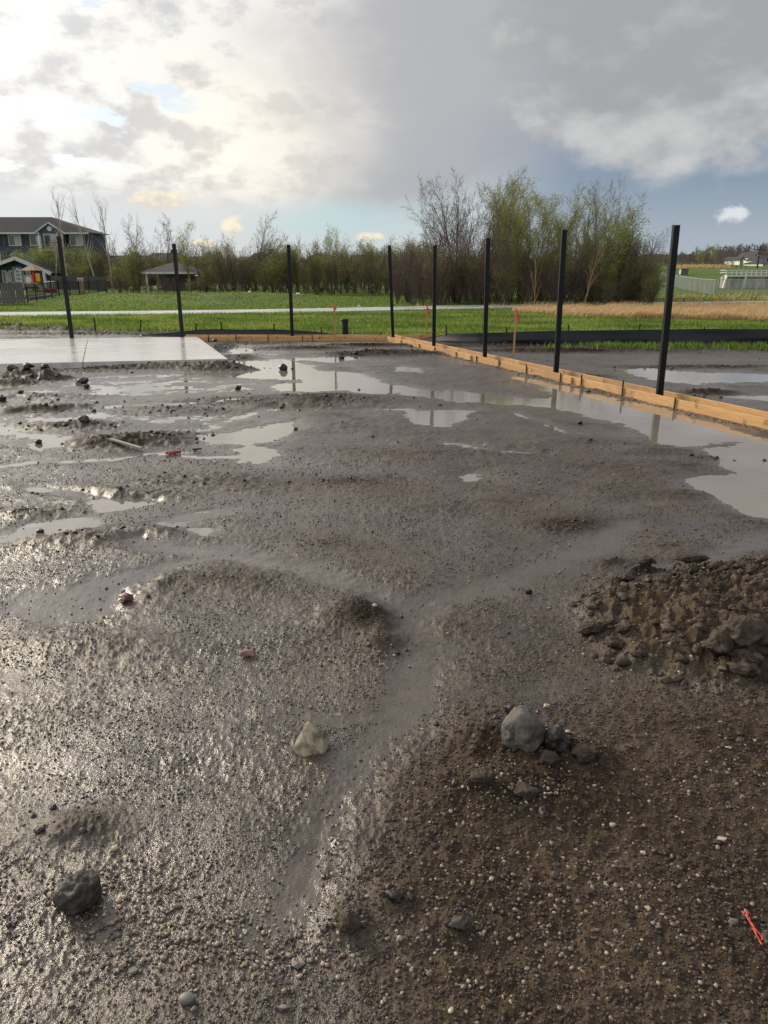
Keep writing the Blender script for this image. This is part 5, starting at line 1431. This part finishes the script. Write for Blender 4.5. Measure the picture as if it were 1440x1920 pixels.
rock('mud_clod', 1290, 1090, (.20, .09, .08), CLAYB, 'ragged brown clod along the back edge of the earth mound', 'clod', 56, 4, .4, lift=.03)
rock('mud_clod', 740, 1705, (.055, .045, .035), MUDL, 'small dark clod right of the runnel near the bottom', 'clod', 57, 3, .35)
rock('mud_clod', 655, 1752, (.08, .06, .05), CLAYB, 'gravelly brown clod at the bottom of the runnel', 'clod', 58, 4, .4)
rock('mud_clod', 862, 1762, (.07, .05, .035), MUDL, 'dark low clod in the bottom centre right', 'clod', 59, 3, .4)
rock('mud_clod', 905, 1508, (.10, .07, .05), CLAYB, 'ochre brown clod left of the gravelly soil', 'clod', 60, 4, .4)
rock('mud_clod', 985, 1520, (.10, .07, .045), CLAYB, 'wide ochre clod below the big grey lump', 'clod', 61, 4, .4)
_r = random.Random(77)
for i in range(26):
    px, py = _r.uniform(1100, 1440), _r.uniform(1085, 1300)
    g_ = G(px, py)
    if poly_sd(np.array([g_.x]), np.array([g_.y]), MOUND)[0] < .08: continue
    s = _r.uniform(.05, .12)
    rock('mud_clod', px, py, (s * 1.2, s, s * .8), CLAYB, 'jagged brown clod among others on the loose earth mound', 'clod', 200 + i, 4, .45, sink=.35, rz=_r.uniform(0, 6), group='clods on the earth mound')
for i, (px, py, s) in enumerate(((155, 716, .16), (162, 725, .09), (40, 737, .09), (5, 750, .12), (160, 797, .14), (72, 828, .08), (74, 993, .05), (555, 803, .05), (446, 728, .12), (85, 694, .16), (20, 697, .24), (55, 704, .18), (1240, 687, .1), (1236, 746 - 2, .1), (685, 661, .1), (667, 664, .12), (640, 671, .12), (1087, 795, .06), (1107, 832, .04))):
    wh = ('beside the slab front', 'below the slab front', 'at the left among tyre tracks', 'at the far left edge', 'on the dark clump left of the stick', 'by the small left puddle', 'by the left bright hollow', 'at the tip of the bright puddle', 'right of the tracks under the slab corner',
          'heaped against the slab front', 'large and ragged at the left edge before the slab', 'second from the left edge before the slab', 'beyond the boards near the far puddle', 'beyond the boards behind the nearest post', 'right of the survey lath in the far mud', 'between the survey lath and the corner', 'just below the survey lath', 'in the shallows of the big puddle', 'on the mud left of the big puddle')[i]
    rock('mud_lump', px, py, (s * 1.2, s, s * .75), MUDL, 'dark mud lump ' + wh, 'clod', 100 + i, 3, .4)
# stick, red twine, chips
def bar(name, a, b, w, h, mt, label, cat):
    p, q = G(*a), G(*b); p.z = max(0, gz(p.x, p.y)) + .02; q.z = max(0, gz(q.x, q.y)) + .02
    m = MB(); o = (p + q) / 2; m.beam(p - o, q - o, w, h); tag(m.build(name, mt, loc=tuple(o), bevel=.002), label, cat)
bar('wooden_stick', (208, 838), (266, 847), .035, .02, mat('bleached_wood', (.42, .38, .31), .6), 'pale bleached wooden stick lying on the mud at the left', 'stick')
bar('wood_chip', (361, 846.5), (378, 845), .03, .015, DARKF, 'small dark wood chip beside the bright puddle', 'stick')
TWINE = mat('red_twine', (.60, .09, .06), .5); MAR = mat('maroon_twine', (.28, .02, .03), .5)
def twine(name, chains, r, mt, label, cat):
    pts0 = G(*chains[0][0]); m = MB()
    for ch in chains:
        P = [G(*c) for c in ch]
        Q = []
        for a, b in zip(P[:-1], P[1:]):
            for i in range(4): Q.append(a.lerp(b, i / 4))
        Q.append(P[-1])
        Q = [Vector((q.x, q.y, max(0, gz(q.x, q.y)) + r * 1.4 + .003 * abs(math.sin(i * .9)))) - Vector((pts0.x, pts0.y, 0)) for i, q in enumerate(Q)]
        m.tube(Q, r, 8)
    tag(m.build(name, mt, loc=(pts0.x, pts0.y, 0), smooth=True), label, cat)
def rp(l): return [(1300 + x / 10.286, 1680 + y / 10.286) for x, y in l]
twine('red_wire', [rp([(900, 530), (950, 620), (1010, 720), (1090, 830), (1160, 930), (1230, 1030), (1280, 1100), (1260, 1140)]), rp([(990, 560), (980, 600), (1020, 680), (1075, 790), (1130, 880)]), rp([(930, 540), (985, 555), (1060, 572)]), rp([(1085, 900), (1120, 1000), (1180, 1100), (1270, 1235)])], .0026, TWINE, 'red twisted wire lying on the soil at the lower right edge', 'wire')
twine('red_string', [[(311, 853), (322, 852), (330, 850.5), (339, 851)], [(316, 855), (330, 853)]], .012, MAR, 'short maroon string on the mud right of the stick', 'string')


def pebble_material(name, cols, rough):
    m = bpy.data.materials.new(name); m.use_nodes = True; nt = m.node_tree; X.nt = nt; b = nt.nodes['Principled BSDF']
    at = nt.nodes.new('ShaderNodeAttribute'); at.attribute_type = 'INSTANCER'; at.attribute_name = 'tone'
    cr = nt.nodes.new('ShaderNodeValToRGB'); cr.color_ramp.interpolation = 'CONSTANT'
    while len(cr.color_ramp.elements) < len(cols): cr.color_ramp.elements.new(.5)
    for i, c in enumerate(cols): cr.color_ramp.elements[i].position = i / len(cols); cr.color_ramp.elements[i].color = (*c, 1)
    nt.links.new(at.outputs['Fac'], cr.inputs[0]); nt.links.new(cr.outputs[0], b.inputs['Base Color'])
    b.inputs['Roughness'].default_value = rough; b.inputs['Specular IOR Level'].default_value = .7
    return m
def scatter(name, x, y, size, tone, mt, label, seed, sink=.2, flat=.6, sub=2, smooth=True):
    n = len(x); rs = np.random.RandomState(seed)
    z = np.maximum(mud_h(x, y)[0], -.004)
    sc3 = np.stack([size * rs.uniform(.8, 1.35, n), size * rs.uniform(.7, 1.1, n), size * rs.uniform(flat * .8, flat * 1.3, n)], -1) / 2
    V = np.stack([x, y, z + sc3[:, 2] * (1 - 2 * sink)], -1)
    me = bpy.data.meshes.new(name); me.vertices.add(n); me.vertices.foreach_set('co', V.astype(np.float32).ravel())
    a = me.attributes.new('size3', 'FLOAT_VECTOR', 'POINT'); a.data.foreach_set('vector', sc3.astype(np.float32).ravel())
    rot = np.stack([rs.randn(n) * .25, rs.randn(n) * .25, rs.uniform(0, 6.28, n)], -1)
    a = me.attributes.new('rot3', 'FLOAT_VECTOR', 'POINT'); a.data.foreach_set('vector', rot.astype(np.float32).ravel())
    a = me.attributes.new('tone', 'FLOAT', 'POINT'); a.data.foreach_set('value', tone.astype(np.float32))
    me.materials.append(mt); o = link(name, me)
    ng = bpy.data.node_groups.new(name + '_nodes', 'GeometryNodeTree')
    ng.interface.new_socket('Geometry', in_out='INPUT', socket_type='NodeSocketGeometry'); ng.interface.new_socket('Geometry', in_out='OUTPUT', socket_type='NodeSocketGeometry')
    N = ng.nodes.new; Lk = ng.links.new
    gi, go = N('NodeGroupInput'), N('NodeGroupOutput')
    ico = N('GeometryNodeMeshIcoSphere'); ico.inputs['Radius'].default_value = 1; ico.inputs['Subdivisions'].default_value = sub
    pos = N('GeometryNodeInputPosition'); ns = N('ShaderNodeTexNoise'); ns.inputs['Scale'].default_value = 1.1 if sub <= 2 else 1.6; ns.inputs['Detail'].default_value = 5; ns.inputs['Roughness'].default_value = .65
    sb = N('ShaderNodeVectorMath'); sb.operation = 'SUBTRACT'; sb.inputs[1].default_value = (.5, .5, .5); scl = N('ShaderNodeVectorMath'); scl.operation = 'SCALE'; scl.inputs['Scale'].default_value = 1.7
    Lk(pos.outputs[0], ns.inputs['Vector']); Lk(ns.outputs['Color'], sb.inputs[0]); Lk(sb.outputs[0], scl.inputs[0])
    sp = N('GeometryNodeSetPosition'); Lk(ico.outputs[0], sp.inputs['Geometry']); Lk(scl.outputs[0], sp.inputs['Offset'])
    ss = N('GeometryNodeSetShadeSmooth'); ss.inputs['Shade Smooth'].default_value = smooth; Lk(sp.outputs[0], ss.inputs['Geometry'])
    sm = N('GeometryNodeSetMaterial'); sm.inputs['Material'].default_value = mt; Lk(ss.outputs[0], sm.inputs['Geometry'])
    iop = N('GeometryNodeInstanceOnPoints'); Lk(gi.outputs[0], iop.inputs['Points']); Lk(sm.outputs[0], iop.inputs['Instance'])
    for nm, sock in (('size3', 'Scale'), ('rot3', 'Rotation')):
        q = N('GeometryNodeInputNamedAttribute'); q.data_type = 'FLOAT_VECTOR'; q.inputs['Name'].default_value = nm
        if sock == 'Rotation':
            e = N('FunctionNodeEulerToRotation'); Lk(q.outputs[0], e.inputs[0]); Lk(e.outputs[0], iop.inputs['Rotation'])
        else: Lk(q.outputs[0], iop.inputs[sock])
    Lk(iop.outputs[0], go.inputs[0])
    md = o.modifiers.new('scatter', 'NODES'); md.node_group = ng
    return tag(o, label, kind='stuff')


def fan(n, y0, y1, seed, p=1.0):
    rs = np.random.RandomState(seed); u = rs.rand(n)
    y = y0 * (y1 / y0) ** (u ** p); x = rs.uniform(-1, 1, n) * (.62 * y + .9)
    return x, y, rs
def build_scatter():
    ROT = pebble_material('pebbles', [(.10, .085, .07), (.30, .235, .155), (.20, .17, .14), (.19, .12, .085), (.42, .375, .30), (.06, .05, .045), (.24, .18, .12), (.22, .19, .16)], .4)
    GRIT = pebble_material('mud_crumbs', [(.050, .040, .033), (.075, .062, .052), (.035, .028, .023), (.095, .080, .066), (.060, .047, .036)], .38)
    CRUM = pebble_material('soil_crumbs', [(.055, .038, .024), (.035, .024, .016), (.090, .065, .042), (.045, .033, .023), (.075, .050, .030)], .7)
    # fine crumbs everywhere
    x, y, rs = fan(185000, .95, 7.5, 400, .95)
    h, wet, br, si = mud_h(x, y)
    c = gn(x / .35, y / .3, 401) + .5 * gn(x / .1, y / .1, 403)
    ok = (h > -.002) & (rs.rand(len(x)) < np.where(si > .5, .07, .55) * (.25 + .75 * sms(c, -.4, .5))) & (br < .5)
    x, y = x[ok], y[ok]; rs = np.random.RandomState(1)
    scatter('mud_crumbs', x, y, (.0035 + .0055 * rs.rand(len(x)) ** 2) * (1 + .14 * y), rs.rand(len(x)), GRIT, 'countless wet mud crumbs and grit over the lot', 402, sink=.3, sub=1)
    # soil crumbs on the brown earth
    x, y, rs = fan(185000, .95, 5.5, 410, 1.05); h, wet, br, si = mud_h(x, y)
    ok = (br > .35) & (rs.rand(len(x)) < .8); x, y = x[ok], y[ok]; rs = np.random.RandomState(2)
    scatter('soil_crumbs', x, y, (.003 + .008 * rs.rand(len(x)) ** 3) * (1 + .12 * y), rs.rand(len(x)), CRUM, 'crumbly brown soil on the mound and the lower right', 412, sink=.35, flat=.8, sub=1, smooth=False)
    # coloured pebbles
    x, y, rs = fan(32000, .95, 9, 420, 1.1); h, wet, br, si = mud_h(x, y)
    c = gn(x / .5, y / .4, 421)
    ok = (h > -.002) & (rs.rand(len(x)) < (.03 + .075 * sms(br, .5, .9) + .06 * sms(c, .1, .5)) * np.where(si > .5, .3, 1)); x, y = x[ok], y[ok]
    rs = np.random.RandomState(3); n = len(x)
    # concentrations of gravel
    gx, gy = [], []
    for px, py, rx, ry, k in ((285, 1780, .11, .07, 420), (330, 1720, .16, .07, 260), (480, 1790, .12, .06, 200), (240, 1660, .08, .05, 110), (560, 1800, .10, .05, 130), (620, 1620, .03, .10, 60), (930, 1530, .18, .07, 170), (1040, 1680, .3, .1, 200), (1300, 1500, .3, .15, 140), (1200, 1800, .3, .12, 180), (860, 1850, .25, .1, 150), (1300, 1150, .6, .35, 260), (1150, 1250, .25, .12, 70), (700, 1240, .12, .1, 60), (60, 1700, .15, .1, 90)):
        g = G(px, py); gx.append(g.x + rs.randn(k) * rx); gy.append(g.y + rs.randn(k) * ry)
    # crushed stone strip along the inner boards
    k = 2600; s = rs.uniform(-.1, IL + 2, k) ; o = -.05 - np.abs(rs.randn(k)) * .045; gx2 = IA.x + ID.x * s + IN.x * o; gy2 = IA.y + ID.y * s + IN.y * o
    n0 = len(x) + sum(len(a) for a in gx); x = np.concatenate([x] + gx + [gx2]); y = np.concatenate([y] + gy + [gy2]); n = len(x)
    ok = (y > .9); x, y = x[ok], y[ok]; n = len(x)
    size = (.005 + .009 * rs.rand(n) ** 2) * (1 + .06 * y); tone = rs.rand(n)
    scatter('pebbles', x, y, size, tone, ROT, 'small tan, red and grey pebbles strewn on the soil and beside the boards', 422, sink=.22, flat=.7, sub=2)
    # bigger lumps of dark mud in the disturbed patches
    gx, gy, gs = [], [], []
    for (cx, cy, rx, ry, hh, ll) in LUMPS:
        if ll < .02: continue
        k = int(14 + 130 * min(rx * ry, .6)); f = .8 if cy < 3.5 else 1
        gx.append(cx + rs.randn(k) * rx * .75); gy.append(cy + rs.randn(k) * ry * .75); gs.append((.009 + .026 * rs.rand(k) ** 2.5) * np.clip(cy / 6, .7, 1.6))
    x = np.concatenate(gx); y = np.concatenate(gy); s = np.concatenate(gs)
    xx, yy, r2 = fan(2600, 3.0, 16, 430, 1.0); h = mud_h(xx, yy); c = gn(xx / .8, yy / .5, 433); ok = (h[0] > -.002) & (r2.rand(len(xx)) < .08 + .6 * sms(c, 0, .5)) & (h[3] < .5); xx, yy = xx[ok], yy[ok]
    x = np.concatenate([x, xx]); y = np.concatenate([y, yy]); s = np.concatenate([s, (.007 + .013 * r2.rand(len(xx)) ** 3) * (.7 + .08 * yy)])
    ok = (poly_sd(x, y, SLABP) < 0) & (y > 1.2); x, y, s = x[ok], y[ok], s[ok]
    MUDC = pebble_material('mud_clumps', [(.030, .024, .020), (.045, .036, .029), (.022, .018, .015)], .5)
    scatter('mud_clumps', x, y, s, np.random.RandomState(7).rand(len(x)), MUDC, 'dark clumps of churned mud', 432, sink=.42, flat=.8, sub=3)
    # lumps of earth on the mound
    k = 2600; M = np.array(MOUND); lo, hi = M.min(0), M.max(0); x = rs.uniform(lo[0], hi[0], k); y = rs.uniform(lo[1], hi[1], k); ok = poly_sd(x, y, MOUND) > -.05 + .08 * rs.rand(k); x, y = x[ok], y[ok]
    scatter('earth_lumps', x, y, .010 + .045 * rs.rand(len(x)) ** 4, rs.rand(len(x)), CRUM, 'lumps of brown earth on the mound', 442, sink=.45, flat=.75, sub=3)
    k = 2200; x = rs.uniform(-.3, 2.2, k); y = rs.uniform(1.0, 2.9, k); ok = (poly_sd(x, y, BROWN) > .03) & (rs.rand(k) < .7 * sms(gn(x / .25, y / .2, 451), -.2, .5)); x, y = x[ok], y[ok]
    scatter('earth_lumps', x, y, .008 + .022 * rs.rand(len(x)) ** 4, rs.rand(len(x)), CRUM, 'small lumps of brown earth in the lower right', 452, sink=.45, flat=.65, sub=3)
build_scatter()
